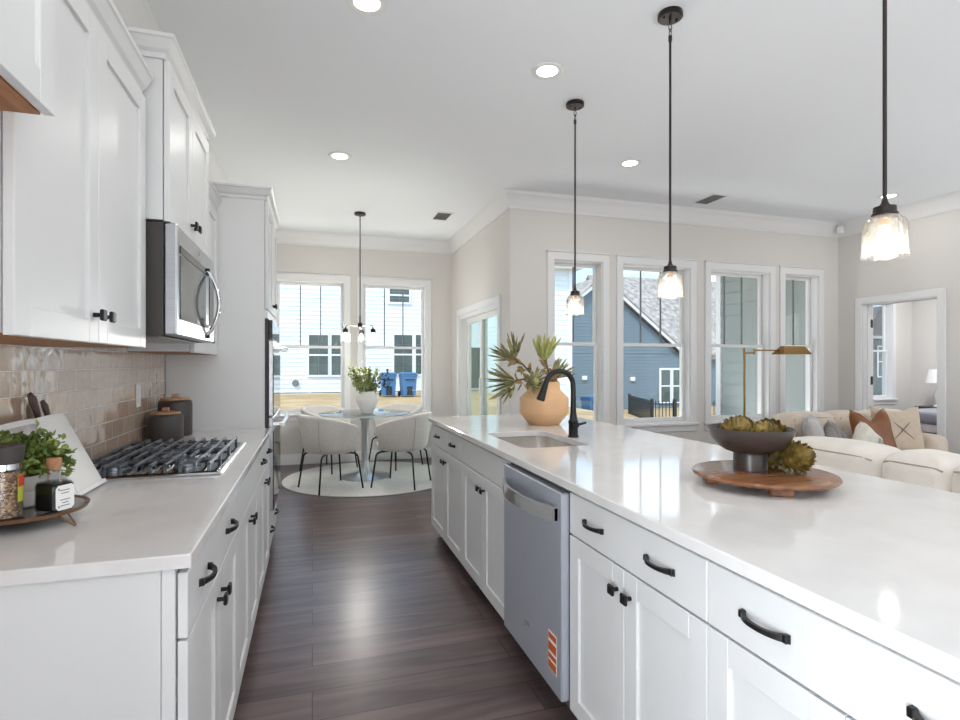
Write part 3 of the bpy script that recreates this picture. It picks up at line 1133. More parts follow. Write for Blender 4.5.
def base_cab(label, sx, xf, y0, y1, xback, doors, drawers, group, pull_L=0.118, endpanel=None, open_top=None):
    """doors: list of (ya, yb, knob_y); drawers: list of (ya, yb, pulls)"""
    t = thing('base_cabinet', label, 'cabinet', ((xf + xback) / 2, (y0 + y1) / 2, 0), group)
    m = MB()
    xb = xf - sx * 0.0225
    e = 0.0008
    if open_top:
        m.box(xback, xb, y0 + e, y1 - e, 0.10, open_top)
        m.box(xback, xb, y0 + e, y0 + 0.02, open_top, ZT)
        m.box(xback, xb, y1 - 0.02, y1 - e, open_top, ZT)
        m.box(xb - sx * 0.02, xb, y0 + 0.02, y1 - 0.02, open_top, ZT)
        m.box(xback, xback + sx * 0.02, y0 + 0.02, y1 - 0.02, open_top, ZT)
    else:
        m.box(xback, xb, y0 + e, y1 - e, 0.10, ZT)
    part('body', m, 'cab', t)
    m = MB().box(xback, xf - sx * 0.095, y0 + e, y1 - e, 0.0, 0.0995)
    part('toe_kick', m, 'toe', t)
    for ya, yb, kn in doors:
        door(t, sx, xf, ya, yb, ZD0, ZD1, (kn, 0.652) if kn else None)
    for ya, yb, pl in drawers:
        drawer(t, sx, xf, ya, yb, ZD1 + 0.003, ZR, pl, pull_L)
    if endpanel:
        m = MB()
        ye, so = endpanel
        m.box(xback, xb - sx * 0.026, ye, ye + so * 0.012, 0.0, ZT, 0.001)
        m.box(xb - sx * 0.0248, xb, ye, ye + so * 0.012, 0.10, ZT, 0.001)
        part('end_panel', m, 'cab', t)
    return t


# ---- left run, faces +X
XF = -0.257
GL = 'base cabinets under the cooktop counter'
XBK = -0.84
base_cab('white base cabinet at the near end of the cooktop counter, drawer over two doors', 1, XF, 1.302, 2.13, XBK,
         [(1.302, 1.716, 1.68), (1.716, 2.13, 1.752)], [(1.302, 2.13, (1.485, 1.90))], GL, endpanel=(1.302, -1))
base_cab('white base cabinet directly below the gas cooktop with two doors', 1, XF, 2.13, 2.905, XBK,
         [(2.13, 2.5175, 2.48), (2.5175, 2.905, 2.555)], [(2.13, 2.905, ())], GL)
base_cab('narrow white base cabinet just past the cooktop with single drawer and door', 1, XF, 2.905, 3.29, XBK,
         [(2.905, 3.29, 3.25)], [(2.905, 3.29, (3.10,))], GL)
base_cab('narrow white base cabinet touching the tall oven cabinet', 1, XF, 3.29, 3.648, XBK,
         [(3.29, 3.648, 3.33)], [(3.29, 3.648, (3.47,))], GL)

# ---- left worktop
Q = 0.003


def slab(m, x0, x1, y0, y1, z0, z1, hole=None):
    def rr(x0, x1, y0, y1, r, n=6):
        pts = []
        for cx, cy, a in ((x1 - r, y1 - r, 0), (x0 + r, y1 - r, 90), (x0 + r, y0 + r, 180), (x1 - r, y0 + r, 270)):
            for k in range(n + 1):
                q = radians(a + 90 * k / n)
                pts.append((cx + r * cos(q), cy + r * sin(q)))
        return pts
    bm = bmesh.new()

    def ring(pts, z):
        return [bm.verts.new((p[0], p[1], z)) for p in pts]

    def bridge(a, b):
        for i in range(len(a)):
            j = (i + 1) % len(a)
            bm.faces.new((a[i], a[j], b[j], b[i]))
    o1 = ring(rr(x0 + Q, x1 - Q, y0 + Q, y1 - Q, 0.004), z1)
    o2 = ring(rr(x0, x1, y0, y1, 0.006), z1 - Q)
    o3 = ring(rr(x0, x1, y0, y1, 0.006), z0)
    bridge(o2, o1)
    bridge(o3, o2)
    tops, bots = [o1], [o3]
    if hole:
        hx0, hx1, hy0, hy1, hr = hole
        i1 = ring(rr(hx0 - 0.002, hx1 + 0.002, hy0 - 0.002, hy1 + 0.002, hr), z1)
        i2 = ring(rr(hx0, hx1, hy0, hy1, hr), z1 - 0.002)
        i3 = ring(rr(hx0, hx1, hy0, hy1, hr), z0)
        bridge(i1, i2)
        bridge(i2, i3)
        tops.append(i1)
        bots.append(i3)
    for loops in (tops, bots):
        if len(loops) == 1:
            bm.faces.new(loops[0])
        else:
            from mathutils.geometry import tessellate_polygon
            flat = [v for lp in loops for v in lp]
            for tri in tessellate_polygon([[v.co for v in lp] for lp in loops]):
                bm.faces.new([flat[i] for i in tri])
    m.take(bm)
    return rr


m = MB()
slab(m, XL + 0.0085, -0.246, 1.28, 3.648, ZT + 0.0005, 0.914)
single('countertop', m, 'quartz', 'pale quartz countertop along the tiled wall carrying the gas cooktop', 'countertop', org=(-0.57, 2.46, ZT), angle=20)

# ---- island, faces -X
XI = 0.862
GI = 'cabinets of the kitchen island'
XIB = 1.60
base_cab('white island cabinet with two narrow drawers at the end by the dining table', -1, XI, 3.147, 4.03, XIB,
         [(3.5885, 4.03, 3.62), (3.147, 3.5885, 3.555)], [(3.5885, 4.03, (3.81,)), (3.147, 3.5885, (3.37,))], GI, endpanel=(4.03, 1))
sinkcab = base_cab('white island cabinet below the sink with plain false drawer front', -1, XI, 2.333, 3.147, XIB,
                   [(2.74, 3.147, 2.775), (2.333, 2.74, 2.705)], [(2.333, 3.147, ())], GI, open_top=0.62)
base_cab('white island cabinet right of the dishwasher with two pulls on one drawer', -1, XI, 1.029, 1.722, XIB,
         [(1.3755, 1.722, 1.41), (1.029, 1.3755, 1.341)], [(1.029, 1.722, (1.549, 1.204))], GI)
base_cab('white island cabinet at the near end under the front corner of the worktop', -1, XI, 0.36, 1.029, XIB,
         [(0.6945, 1.029, 0.73), (0.36, 0.6945, 0.66)], [(0.36, 1.029, (0.863, 0.527))], GI, endpanel=(0.36, -1))
# clad back of the island (seating side)
m = MB().box(XIB, XIB + 0.02, 0.348, 4.042, 0.0, ZT)
for k in range(5):
    y = 0.348 + (4.042 - 0.348) * k / 4
    m.box(XIB + 0.02, XIB + 0.032, max(0.348, y - 0.045), min(4.042, y + 0.045), 0.0, ZT, 0.002)
single('island_back_panel', m, 'cab', 'white panelled back of the kitchen island on the living room side', 'panel', org=(XIB, 2.2, 0))
m = MB()
SK = (0.965, 1.335, 2.41, 3.02, 0.06)
slab(m, 0.84, 1.924, 0.335, 4.06, ZT + 0.0005, 0.914, SK)
single('island_worktop', m, 'quartz', 'long glossy white quartz worktop of the kitchen island', 'countertop', org=(1.38, 2.2, ZT), angle=20)

# undermount sink
t = thing('sink', 'stainless undermount sink set into the island worktop beside the faucet', 'sink', (1.15, 2.715, 0.70))


def rrz(x0, x1, y0, y1, r, z, n=6):
    pts = []
    for cx, cy, a in ((x1 - r, y1 - r, 0), (x0 + r, y1 - r, 90), (x0 + r, y0 + r, 180), (x1 - r, y0 + r, 270)):
        for k in range(n + 1):
            q = radians(a + 90 * k / n)
            pts.append((cx + r * cos(q), cy + r * sin(q), z))
    return pts


def loft(m, rings, cap0=False, cap1=False):
    k = len(rings[0])
    vs = [p for r in rings for p in r]
    fs = []
    for j in range(len(rings) - 1):
        for i in range(k):
            i2 = (i + 1) % k
            fs.append((j * k + i, j * k + i2, (j + 1) * k + i2, (j + 1) * k + i))
    if cap0:
        fs.append(tuple(range(k - 1, -1, -1)))
    if cap1:
        fs.append(tuple((len(rings) - 1) * k + i for i in range(k)))
    return m.add(vs, fs)


x0, x1, y0, y1, r = SK
e = 0.004
zs = ZT - 0.0015
rings = [rrz(x0 - 0.02, x1 + 0.02, y0 - 0.02, y1 + 0.02, r + 0.02, zs), rrz(x0 - e, x1 + e, y0 - e, y1 + e, r, zs),
         rrz(x0 - e, x1 + e, y0 - e, y1 + e, r, 0.74), rrz(x0 + 0.012, x1 - 0.012, y0 + 0.012, y1 - 0.012, r, 0.70),
         rrz(x0 + 0.05, x1 - 0.05, y0 + 0.05, y1 - 0.05, r * 0.7, 0.684),
         rrz(1.15 - 0.05, 1.15 + 0.05, 2.715 - 0.05, 2.715 + 0.05, 0.049, 0.680)]
part('basin', loft(MB(), rings, cap1=True), 'sink', t, angle=50)
part('drain', MB().lathe([(0.046, 0.681), (0.046, 0.684), (0.03, 0.684), (0.028, 0.682)], (1.15, 2.715, 0), 20), 'steel_pol', t)

# faucet
t = thing('faucet', 'matte black gooseneck pull-down faucet standing behind the island sink', 'faucet', (1.374, 2.70, 0.914))
m = MB().lathe([(0.030, 0.0), (0.030, 0.008), (0.026, 0.012), (0.0255, 0.075), (0.028, 0.080), (0.028, 0.090), (0.022, 0.098), (0.018, 0.13)], (1.374, 2.70, 0.914), 24)
part('base', m, 'black', t)
pts, rs = [], []
for z in (0.12, 0.18, 0.25):
    pts.append((1.374, 2.70, 0.914 + z))
    rs.append(0.0165 - 0.004 * (z - 0.12) / 0.13 * 0.6)
ra = 0.083
for k in range(1, 13):
    a = pi * k / 12 * 0.93
    pts.append((1.374 - ra + ra * cos(a), 2.70, 0.914 + 0.282 + ra * sin(a)))
    rs.append(0.0145)
part('neck', MB().tube(pts, rs, 16), 'black', t)
p = Vector(pts[-1])
dv = (Vector(pts[-1]) - Vector(pts[-2])).normalized()
m = MB().tube([p - dv * 0.002, p + dv * 0.02, p + dv * 0.095, p + dv * 0.10], [0.015, 0.0165, 0.024, 0.021], 18)
part('spray_head', m, 'black', t)
m = MB().cyl((1.374, 2.685, 0.985), (1.374, 2.655, 0.985), 0.014, 0.014, 14)
m.tube([(1.374, 2.668, 0.985), (1.392, 2.655, 0.99), (1.425, 2.648, 0.998)], [0.008, 0.007, 0.006], 10)
part('lever', m, 'black', t)

# dishwasher
t = thing('dishwasher', 'blue-grey stainless dishwasher with bowed bar handle built into the island', 'dishwasher', (1.15, 2.028, 0))
DY0, DY1 = 1.7265, 2.3285
part('body', MB().box(XI + 0.006, 1.55, DY0 + 0.004, DY1 - 0.004, 0.10, ZT - 0.006), 'toe', t)
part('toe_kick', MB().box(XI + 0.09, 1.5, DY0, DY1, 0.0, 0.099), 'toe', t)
d = part('door', MB().box(XI - 0.028, XI + 0.005, DY0 + 0.003, DY1 - 0.002, 0.128, 0.862, 0.004), 'steel_dark', t)
m = MB()
n = 16
vs, fs = [], []
for i in range(n + 1):
    s = -1 + 2 * i / n
    y = 2.028 + s * 0.272
    o = 0.012 + 0.052 * (1 - abs(s) ** 2.2)
    for a, b in ((0, 0.026), (0, -0.026), (-0.012, -0.026), (-0.012, 0.026)):
        vs.append((XI - 0.030 - o - a, y, 0.782 + b))
for i in range(n):
    for k in range(4):
        k2 = (k + 1) % 4
        fs.append((i * 4 + k, i * 4 + k2, i * 4 + 4 + k2, i * 4 + 4 + k))
fs += [(0, 1, 2, 3), (4 * n + 3, 4 * n + 2, 4 * n + 1, 4 * n)]
m.add(vs, fs)
for s in (-1, 1):
    y = 2.028 + s * 0.264
    m.box(XI - 0.045, XI - 0.027, y - 0.008, y + 0.008, 0.757, 0.807, 0.003)
part('handle', m, 'steel_pol', d)
# energy sticker: white sheet with orange blocks
xs = XI - 0.0288
lb = part('sticker', MB().box(xs, xs + 0.001, 1.768, 1.838, 0.200, 0.338), 'paper', d, label='orange and white energy sticker')
m = MB()
for za, zb in ((0.312, 0.334), (0.268, 0.300), (0.240, 0.258), (0.204, 0.232)):
    m.box(xs - 0.0006, xs, 1.770, 1.836, za, zb)
part('sticker_print', m, 'orange', lb)
m = MB().tube([(xs - 0.001, 2.03 + 0.028 * cos(a), 0.272 + 0.009 * sin(a)) for a in [2 * pi * k / 18 for k in range(19)]], 0.0016, 5)
m.box(xs - 0.002, xs + 0.001, 2.0, 2.06, 0.270, 0.274)
part('badge', m, 'gold_txt', d)

# ================================================================== WALL CABINETS
CC = [(0, -0.072), (0.008, -0.072), (0.012, -0.056), (0.024, -0.046), (0.040, -0.016), (0.046, -0.012), (0.046, 0.0), (0, 0)]
WBK = XL + 0.010


def upper(label, y0, y1, xf, z0, z1, ndoors, ztop, knobs=None, group='wall cabinets over the cooktop counter', ends=(True, True), under=True, knobz=None, doorgap=0.0):
    t = thing('wall_cabinet', label, 'cabinet', ((WBK + xf) / 2, (y0 + y1) / 2, z0), group)
    e = 0.0008
    m = MB().box(WBK, xf - 0.0225, y0 + e, y1 - e, z0 + 0.006, ztop - 0.003)
    part('body', m, 'cab', t)
    if under:
        part('underside', MB().box(WBK, xf - 0.024, y0 + 0.004, y1 - 0.004, z0 + 0.001, z0 + 0.0058), 'wood_under', t, label='bare wood underside')
    w = (y1 - y0) / ndoors
    for k in range(ndoors):
        kn = None
        if knobs and knobs[k] is not None:
            kn = (knobs[k], knobz or z0 + 0.075)
        door(t, 1, xf, y0 + k * w, y0 + (k + 1) * w, z0, z1, kn)
    xb = xf - 0.0225
    path = [(xb, y0 + e), (xb, y1 - e)]
    if ends[0]:
        path = [(WBK, y0 + e)] + path
    if ends[1]:
        path = path + [(WBK, y1 - e)]
    # crown: out is to the right of the path; walking +Y along the front gives +X
    m = MB().sweep([(o + 0.0005, u) for o, u in CC], path, ztop)
    part('crown', m, 'cab', t, angle=20)
    return t


upper('white two-door wall cabinet above the tiled wall, left of the microwave', 1.272, 2.145, -0.553, 1.372, 2.242, 2, 2.320,
      knobs=(1.672, 1.742), ends=(False, False))
upper('deep white wall cabinet hanging high at the top left corner with bare wood underneath', 0.28, 1.270, -0.484, 1.803, 2.42, 2, 2.495, knobs=(None, None),
      group=None, ends=(True, True))
upper('white two-door wall cabinet directly above the microwave', 2.165, 2.935, -0.484, 1.823, 2.395, 2, 2.468, knobs=(2.515, 2.585), under=False, knobz=1.895)
upper('white wall cabinet between the microwave and the tall oven cabinet', 2.955, 3.646, -0.553, 1.372, 2.242, 2, 2.320, knobs=(3.26, 3.34), ends=(False, False))
# small filler strips either side of the microwave column
# microwave
t = thing('microwave', 'stainless over-the-range microwave with curved handle above the cooktop', 'microwave', (-0.67, 2.55, 1.42))
MY0, MY1, MZ0, MZ1 = 2.168, 2.932, 1.420, 1.820
m = MB()
m.prism([(WBK, MZ0 + 0.03), (-0.62, MZ0), (-0.505, MZ0), (-0.505, MZ1), (WBK, MZ1)], lambda u, v, w: (u, w, v), MY0, MY1)
part('case', m, 'charcoal', t)
fr = part('front', MB().box(-0.504, -0.462, MY0, MY1, MZ0, MZ1, 0.006), 'steel', t)
d = part('door_window', MB().box(-0.4625, -0.4592, MY0 + 0.045, MY1 - 0.225, MZ0 + 0.075, MZ1 - 0.105, 0.003), 'mwglass', fr)
part('control_panel', MB().box(-0.4625, -0.4592, MY1 - 0.135, MY1 - 0.02, MZ0 + 0.075, MZ1 - 0.07, 0.002), 'blackglass', fr)
part('window_band', MB().box(-0.4626, -0.4588, MY0 + 0.045, MY1 - 0.15, MZ1 - 0.10, MZ1 - 0.07, 0.001).box(-0.4626, -0.4588, MY0 + 0.045, MY1 - 0.15, MZ0 + 0.06, MZ0 + 0.078, 0.001), 'blackglass', fr)
pts = []
for k in range(17):
    s = -1 + 2 * k / 16
    pts.append((-0.462 + 0.050 * (1 - abs(s) ** 2.0) + 0.001, MY1 - 0.19, 1.595 + s * 0.150))
part('handle', MB().tube(pts, 0.0125, 12, flat=0.75), 'steel_pol', fr)
for z in (1.447, 1.743):
    part('handle_mount', MB().cyl((-0.463, MY1 - 0.19, z), (-0.449, MY1 - 0.19, z), 0.013, 0.012, 12), 'black', fr)
m = MB().tube([(-0.4605, 2.56 + 0.014 * cos(a), 1.785 + 0.011 * sin(a)) for a in [2 * pi * k / 16 for k in range(17)]], 0.0018, 5)
part('badge', m, 'gold_txt', fr)
part('vent_grille', MB().box(-0.82, -0.53, MY0 + 0.05, MY1 - 0.05, MZ0 - 0.006, MZ0 + 0.02, 0.003), 'steel', t)

# tall oven cabinet
t = thing('tall_oven_cabinet', 'tall white cabinet housing the double wall oven beside the cooktop counter', 'cabinet', (-0.58, 4.06, 0))
TY0, TY1, TXF = 3.652, 4.47, -0.264
TB = TXF - 0.0225
OZ0, OZ1 = 0.37, 1.60
m = MB()
m.box(WBK, TB, TY0, TY0 + 0.02, 0.0, 2.418)
m.box(WBK, TB, TY1 - 0.02, TY1, 0.0, 2.418)
m.box(WBK, TB, TY0 + 0.02, TY1 - 0.02, OZ1 + 0.01, 2.418)
m.box(WBK, TB, TY0 + 0.02, TY1 - 0.02, 0.10, OZ0 - 0.01)
m.box(WBK, WBK + 0.02, TY0 + 0.02, TY1 - 0.02, OZ0 - 0.01, OZ1 + 0.01)
part('body', m, 'cab', t)
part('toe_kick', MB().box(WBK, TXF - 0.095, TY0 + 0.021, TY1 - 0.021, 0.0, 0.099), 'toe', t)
ym = (TY0 + TY1) / 2
door(t, 1, TXF, TY0, ym, 1.66, 2.345, (ym - 0.035, 1.72))
door(t, 1, TXF, ym, TY1, 1.66, 2.345, (ym + 0.035, 1.72))
drawer(t, 1, TXF, TY0, TY1, 0.106, 0.345, (3.83, 4.28))
part('filler_rail', MB().box(TB, TXF - 0.004, TY0 + 0.002, TY1 - 0.002, 1.606, 1.657).box(TB, TXF - 0.004, TY0 + 0.002, TY1 - 0.002, 0.348, 0.366), 'cab', t)
part('crown', MB().sweep([(o + 0.0005, u) for o, u in CC], [(WBK, TY0), (TB, TY0), (TB, TY1), (WBK, TY1)], 2.42), 'cab', t, angle=20)

ov = thing('double_wall_oven', 'black glass double wall oven with bar handles built into the tall cabinet', 'oven', (-0.5, 4.06, OZ0))
part('case', MB().box(-0.80, TB + 0.004, TY0 + 0.024, TY1 - 0.024, OZ0 - 0.005, OZ1 + 0.005), 'charcoal', ov)
part('trim_frame', MB().box(TB + 0.005, TXF - 0.003, TY0 + 0.03, TY1 - 0.03, OZ0, OZ1), 'charcoal', ov)
part('control_panel', MB().box(TXF - 0.002, TXF + 0.022, TY0 + 0.032, TY1 - 0.032, 1.475, OZ1 - 0.004, 0.003), 'blackglass', ov)
for z0, z1 in ((0.985, 1.468), (OZ0 + 0.01, 0.975)):
    dd = part('oven_door', MB().box(TXF - 0.002, TXF + 0.026, TY0 + 0.032, TY1 - 0.032, z0, z1, 0.004), 'steel', ov)
    part('oven_glass', MB().box(TXF + 0.0255, TXF + 0.029, TY0 + 0.034, TY1 - 0.034, z0 + 0.004, z1 - 0.085, 0.001), 'blackglass', dd)
    h = MB().tube([(TXF + 0.08, TY0 + 0.06, z1 - 0.045), (TXF + 0.085, ym, z1 - 0.045), (TXF + 0.08, TY1 - 0.06, z1 - 0.045)], 0.013, 12)
    for y in (TY0 + 0.09, TY1 - 0.09):
        h.box(TXF + 0.02, TXF + 0.08, y - 0.011, y + 0.011, z1 - 0.058, z1 - 0.032, 0.003)
    part('handle', h, 'steel_pol', dd)

# ================================================================== COOKTOP
t = thing('gas_cooktop', 'five-burner gas cooktop with cast iron grates set on the tiled-wall counter', 'cooktop', (-0.565, 2.55, 0.915))
KX0, KX1, KY0, KY1 = -0.815, -0.315, 2.16, 2.94
ZK = 0.9148
m = MB().box(KX0, KX1, KY0, KY1, ZK, ZK + 0.010, 0.004)
part('trim', m, 'steel_pol', t)
part('deck', MB().box(KX0 + 0.012, KX1 - 0.014, KY0 + 0.010, KY1 - 0.010, ZK + 0.0095, ZK + 0.0125, 0.001), 'blackglass', t)
ZG = ZK + 0.046
for k in range(3):
    ga = KY0 + 0.014 + k * 0.251
    gb = ga + 0.247
    m = MB()
    xs = [KX0 + 0.03 + i * (KX1 - KX0 - 0.075) / 9 for i in range(10)]
    for i, x in enumerate(xs):
        w = 0.0055
        if i % 2 == 0 or i == 9:
            m.box(x - w, x + w, ga, gb, ZG - 0.012, ZG, 0.002)
        else:
            m.box(x - w, x + w, ga, ga + 0.085, ZG - 0.012, ZG, 0.002)
            m.box(x - w, x + w, gb - 0.085, gb, ZG - 0.012, ZG, 0.002)
        for y in (ga + 0.006, gb - 0.006):
            m.box(x - w, x + w, y - 0.006, y + 0.006, ZK + 0.0125, ZG - 0.004, 0.001)
    for y in ((ga + gb) / 2,):
        m.box(xs[0], xs[-1], y - 0.005, y + 0.005, ZG - 0.013, ZG - 0.002, 0.002)
    part('grate', m, 'iron', t)
for bx, by, br in ((-0.69, 2.285, 0.042), (-0.45, 2.285, 0.036), (-0.575, 2.55, 0.056), (-0.70, 2.815, 0.036), (-0.45, 2.815, 0.042)):
    b = part('burner', MB().lathe([(br + 0.012, 0), (br + 0.012, 0.006), (br, 0.010), (br, 0.016)], (bx, by, ZK + 0.0122), 24), 'steel', t)
    part('burner_cap', MB().lathe([(br - 0.002, 0.016), (br - 0.002, 0.022), (br - 0.012, 0.025)], (bx, by, ZK + 0.0122), 24), 'iron', b)

# outlet on the tile
t = thing('wall_outlet', 'white outlet plate on the taupe tile behind the charcoal canisters', 'outlet', (XL + 0.009, 3.115, 1.16))
part('plate', MB().box(XL + 0.0085, XL + 0.014, 3.08, 3.15, 1.10, 1.215, 0.002), 'plastic_w', t)
part('socket', MB().box(XL + 0.0138, XL + 0.0155, 3.099, 3.131, 1.12, 1.152, 0.001).box(XL + 0.0138, XL + 0.0155, 3.099, 3.131, 1.163, 1.195, 0.001), 'plastic_w', t)

# ================================================================== CEILING FITTINGS
def downlight(x, y, label):
    t = thing('recessed_light', label, 'ceiling light', (x, y, ZC), 'recessed ceiling lights')
    part('trim_ring', MB().lathe([(0.062, -0.004), (0.085, -0.009), (0.094, -0.006), (0.096, 0.0), (0.062, 0.0)], (x, y, ZC - 0.0004), 32, cap0=False, cap1=False), 'plastic_w', t)
    part('lens', MB().lathe([(0.0, -0.0035), (0.0615, -0.0035), (0.0615, 0.0)], (x, y, ZC - 0.0004), 32, cap0=False, cap1=False), 'lens', t)
    d = bpy.data.lights.new('downlight_lamp', 'AREA')
    d.shape = 'DISK'
    d.size = 0.12
    d.energy = DOWNLIGHT_W
    d.color = (1.0, 0.985, 0.965)
    o = bpy.data.objects.new('downlight_lamp', d)
    C.objects.link(o)
    o.parent = t
    o.location = (0, 0, -0.012)
    return t


for x, y, lb in ((0.25, 2.64, 'round recessed ceiling light at the top edge above the aisle beside the microwave cabinet'),
                 (1.326, 2.94, 'round recessed ceiling light between the two farther island pendants'),
                 (0.22, 4.655, 'round recessed ceiling light above the aisle before the dining chandelier'),
                 (2.616, 4.08, 'round recessed ceiling light out past the middle pendant toward the living room windows'),
                 (5.68, 4.09, 'round recessed ceiling light seen behind the nearest pendant rod'),
                 (0.25, 0.62, 'added recessed ceiling light above the near end of the aisle'),  # from here on out of view, added for extra light
                 (3.9, 1.3, 'added recessed ceiling light above the near living room floor'),
                 (0.25, -1.6, 'added recessed ceiling light above the floor behind the camera'),
                 (2.6, -1.6, 'added recessed ceiling light above the rear of the living room'),
                 (5.6, 1.0, 'added recessed ceiling light above the right side of the living room')):
    downlight(x, y, lb)


def vent(x, y, label, sx=0.16, sy=0.30):
    t = thing('ceiling_vent', label, 'vent', (x, y, ZC), 'ceiling vents')
    m = MB()
    a, b = sx / 2, sy / 2
    z = ZC - 0.0004
    m.box(x - a - 0.02, x - a, y - b - 0.02, y + b + 0.02, z - 0.008, z, 0.002)
    m.box(x + a, x + a + 0.02, y - b - 0.02, y + b + 0.02, z - 0.008, z, 0.002)
    m.box(x - a, x + a, y - b - 0.02, y - b, z - 0.008, z, 0.002)
    m.box(x - a, x + a, y + b, y + b + 0.02, z - 0.008, z, 0.002)
    part('frame', m, 'plastic_w', t)
    m = MB().box(x - a, x + a, y - b, y + b, z - 0.003, z - 0.001)
    for k in range(9):
        yy = y - b + sy * (k + 0.5) / 9
        m.box(x - a, x + a, yy - 0.004, yy + 0.004, z - 0.008, z - 0.003)
    part('grille', m, 'vent', t)


vent(1.45, 6.19, 'small ceiling vent above the breakfast nook near the nook wall')
vent(3.99, 4.72, 'small ceiling vent near the living room window wall')


for x, y, lb in ((7.6, 4.6, 'added recessed ceiling light in the bedroom beyond the doorway, nearer the door'), (9.2, 5.6, 'added recessed ceiling light in the bedroom above the slate bed')):
    tb = downlight(x, y, lb)
    for c in tb.children:
        if c.type == 'LIGHT':
            c.data.energy = 34  # added unseen lamps, strong enough to brighten the dark bedroom
            c.data.color = (0.93, 0.96, 1.0)


# ------------------------------------------------------------------ pendants
def pendant(x, y, label):
    t = thing('pendant_light', label, 'pendant light', (x, y, ZC), 'glass jar pendants over the island')
    m = MB().lathe([(0.058, 0.0), (0.060, -0.004), (0.060, -0.022), (0.054, -0.026), (0.0, -0.027)], (x, y, ZC - 0.0005), 32, cap1=False)
    cn = part('canopy', m, 'bronze', t)
    m = MB()
    for s in (-1, 1):
        m.lathe([(0.006, -0.026), (0.006, -0.031), (0.004, -0.033)], (x + s * 0.035, y, ZC), 10)
    part('canopy_screw', m, 'bronze', cn)
    lk = MB()
    lk.cyl((x, y, ZC - 0.026), (x, y, ZC - 0.05), 0.006, 0.005, 10)
    for zc, ax in ((ZC - 0.068, 0), (ZC - 0.098, 1)):
        pts = []
        for k in range(17):
            a = 2 * pi * k / 16
            u, v = 0.008 * cos(a), 0.021 * sin(a)
            pts.append((x + (u if ax == 0 else 0), y + (u if ax else 0), zc + v))
        lk.tube(pts, 0.0022, 6)
    part('chain_link', lk, 'bronze', t)
    part('rod', MB().cyl((x, y, ZC - 0.115), (x, y, 1.825), 0.0058, 0.0058, 12).lathe([(0.009, 0), (0.009, -0.025), (0.006, -0.03)], (x, y, ZC - 0.112), 12), 'bronze', t)
    zb = 1.645
    part('shade_holder', MB().lathe([(0.006, 0.185), (0.010, 0.166), (0.016, 0.158), (0.030, 0.154), (0.031, 0.136), (0.035, 0.133), (0.035, 0.126), (0.0, 0.126)], (x, y, zb), 28, cap1=False), 'bronze', t)
    m = MB().lathe([(0.034, 0.127), (0.046, 0.121), (0.055, 0.108), (0.0585, 0.092), (0.0590, 0.022), (0.0605, 0.008), (0.0625, 0.0), (0.0612, -0.001), (0.0592, 0.003), (0.0575, 0.010), (0.0565, 0.022), (0.0560, 0.091), (0.053, 0.105), (0.045, 0.117), (0.033, 0.123)], (x, y, zb), 36, cap0=False, cap1=False)
    part('glass_shade', m, 'shade_glass', t, angle=60)
    bl = part('bulb_socket', MB().lathe([(0.017, 0.126), (0.017, 0.100), (0.013, 0.096)], (x, y, zb), 18), 'lidwood', t)
    part('bulb', MB().lathe([(0.011, 0.096), (0.013, 0.085), (0.021, 0.064), (0.024, 0.048), (0.021, 0.032), (0.012, 0.024), (0.002, 0.021)], (x, y, zb), 20), 'bulb', t, angle=60)
    d = bpy.data.lights.new('pendant_lamp', 'POINT')
    d.energy = PENDANT_W
    d.shadow_soft_size = 0.03
    d.color = (1.0, 0.88, 0.72)
    o = bpy.data.objects.new('pendant_lamp', d)
    C.objects.link(o)
    o.parent = t
    o.location = (0, 0, zb + 0.008 - ZC)


pendant(1.667, 3.25, 'glass jar pendant farthest from the camera, above the faucet end of the island')
pendant(1.69, 2.28, 'middle glass jar pendant of the three hanging over the island')
pendant(1.68, 1.222, 'nearest and largest-looking glass jar pendant, at the right over the island')

# ------------------------------------------------------------------ chandelier
cx, cy = 0.523, 6.34
t = thing('chandelier', 'three-shade bronze chandelier hanging on a long rod over the round dining table', 'chandelier', (cx, cy, ZC))
part('canopy', MB().lathe([(0.062, 0.0), (0.065, -0.005), (0.065, -0.022), (0.055, -0.028), (0.0, -0.03)], (cx, cy, ZC - 0.0005), 28, cap1=False), 'bronze', t)
part('rod', MB().cyl((cx, cy, ZC - 0.028), (cx, cy, 1.86), 0.006, 0.006, 12).cyl((cx, cy, 1.87), (cx, cy, 1.77), 0.009, 0.009, 12), 'bronze', t)
part('hub', MB().lathe([(0.010, 0.04), (0.022, 0.03), (0.028, 0.0), (0.022, -0.02), (0.008, -0.03)], (cx, cy, 1.755), 20), 'bronze', t)
for k, a in enumerate((radians(200), radians(-40), radians(80))):
    ux, uy = cos(a), sin(a)
    L = 0.175
    pts = [(cx + ux * s, cy + uy * s, 1.755 + dz) for s, dz in ((0.02, 0), (0.10, 0.002), (0.145, 0.0), (0.165, -0.008), (0.175, -0.028), (0.176, -0.045))]
    am = part('arm', MB().tube(pts, 0.0065, 10), 'bronze', t)
    sx, sy = cx + ux * 0.176, cy + uy * 0.176
    part('socket_cup', MB().lathe([(0.008, 0.05), (0.024, 0.04), (0.030, 0.02), (0.030, 0.0), (0.0, 0.0)], (sx, sy, 1.672), 20, cap1=False), 'bronze', am)
    part('glass_shade', MB().lathe([(0.029, 0.0), (0.044, -0.012), (0.050, -0.030), (0.052, -0.085), (0.056, -0.10), (0.054, -0.10), (0.049, -0.084), (0.047, -0.030), (0.042, -0.015), (0.028, -0.003)], (sx, sy, 1.676), 28, cap0=False, cap1=False), 'clear_glass', am, angle=60)
    part('bulb', MB().lathe([(0.012, 0.0), (0.013, -0.02), (0.025, -0.042), (0.026, -0.055), (0.018, -0.072), (0.002, -0.078)], (sx, sy, 1.674), 18), 'bulb', am, angle=60)
d = bpy.data.lights.new('chandelier_lamp', 'POINT')
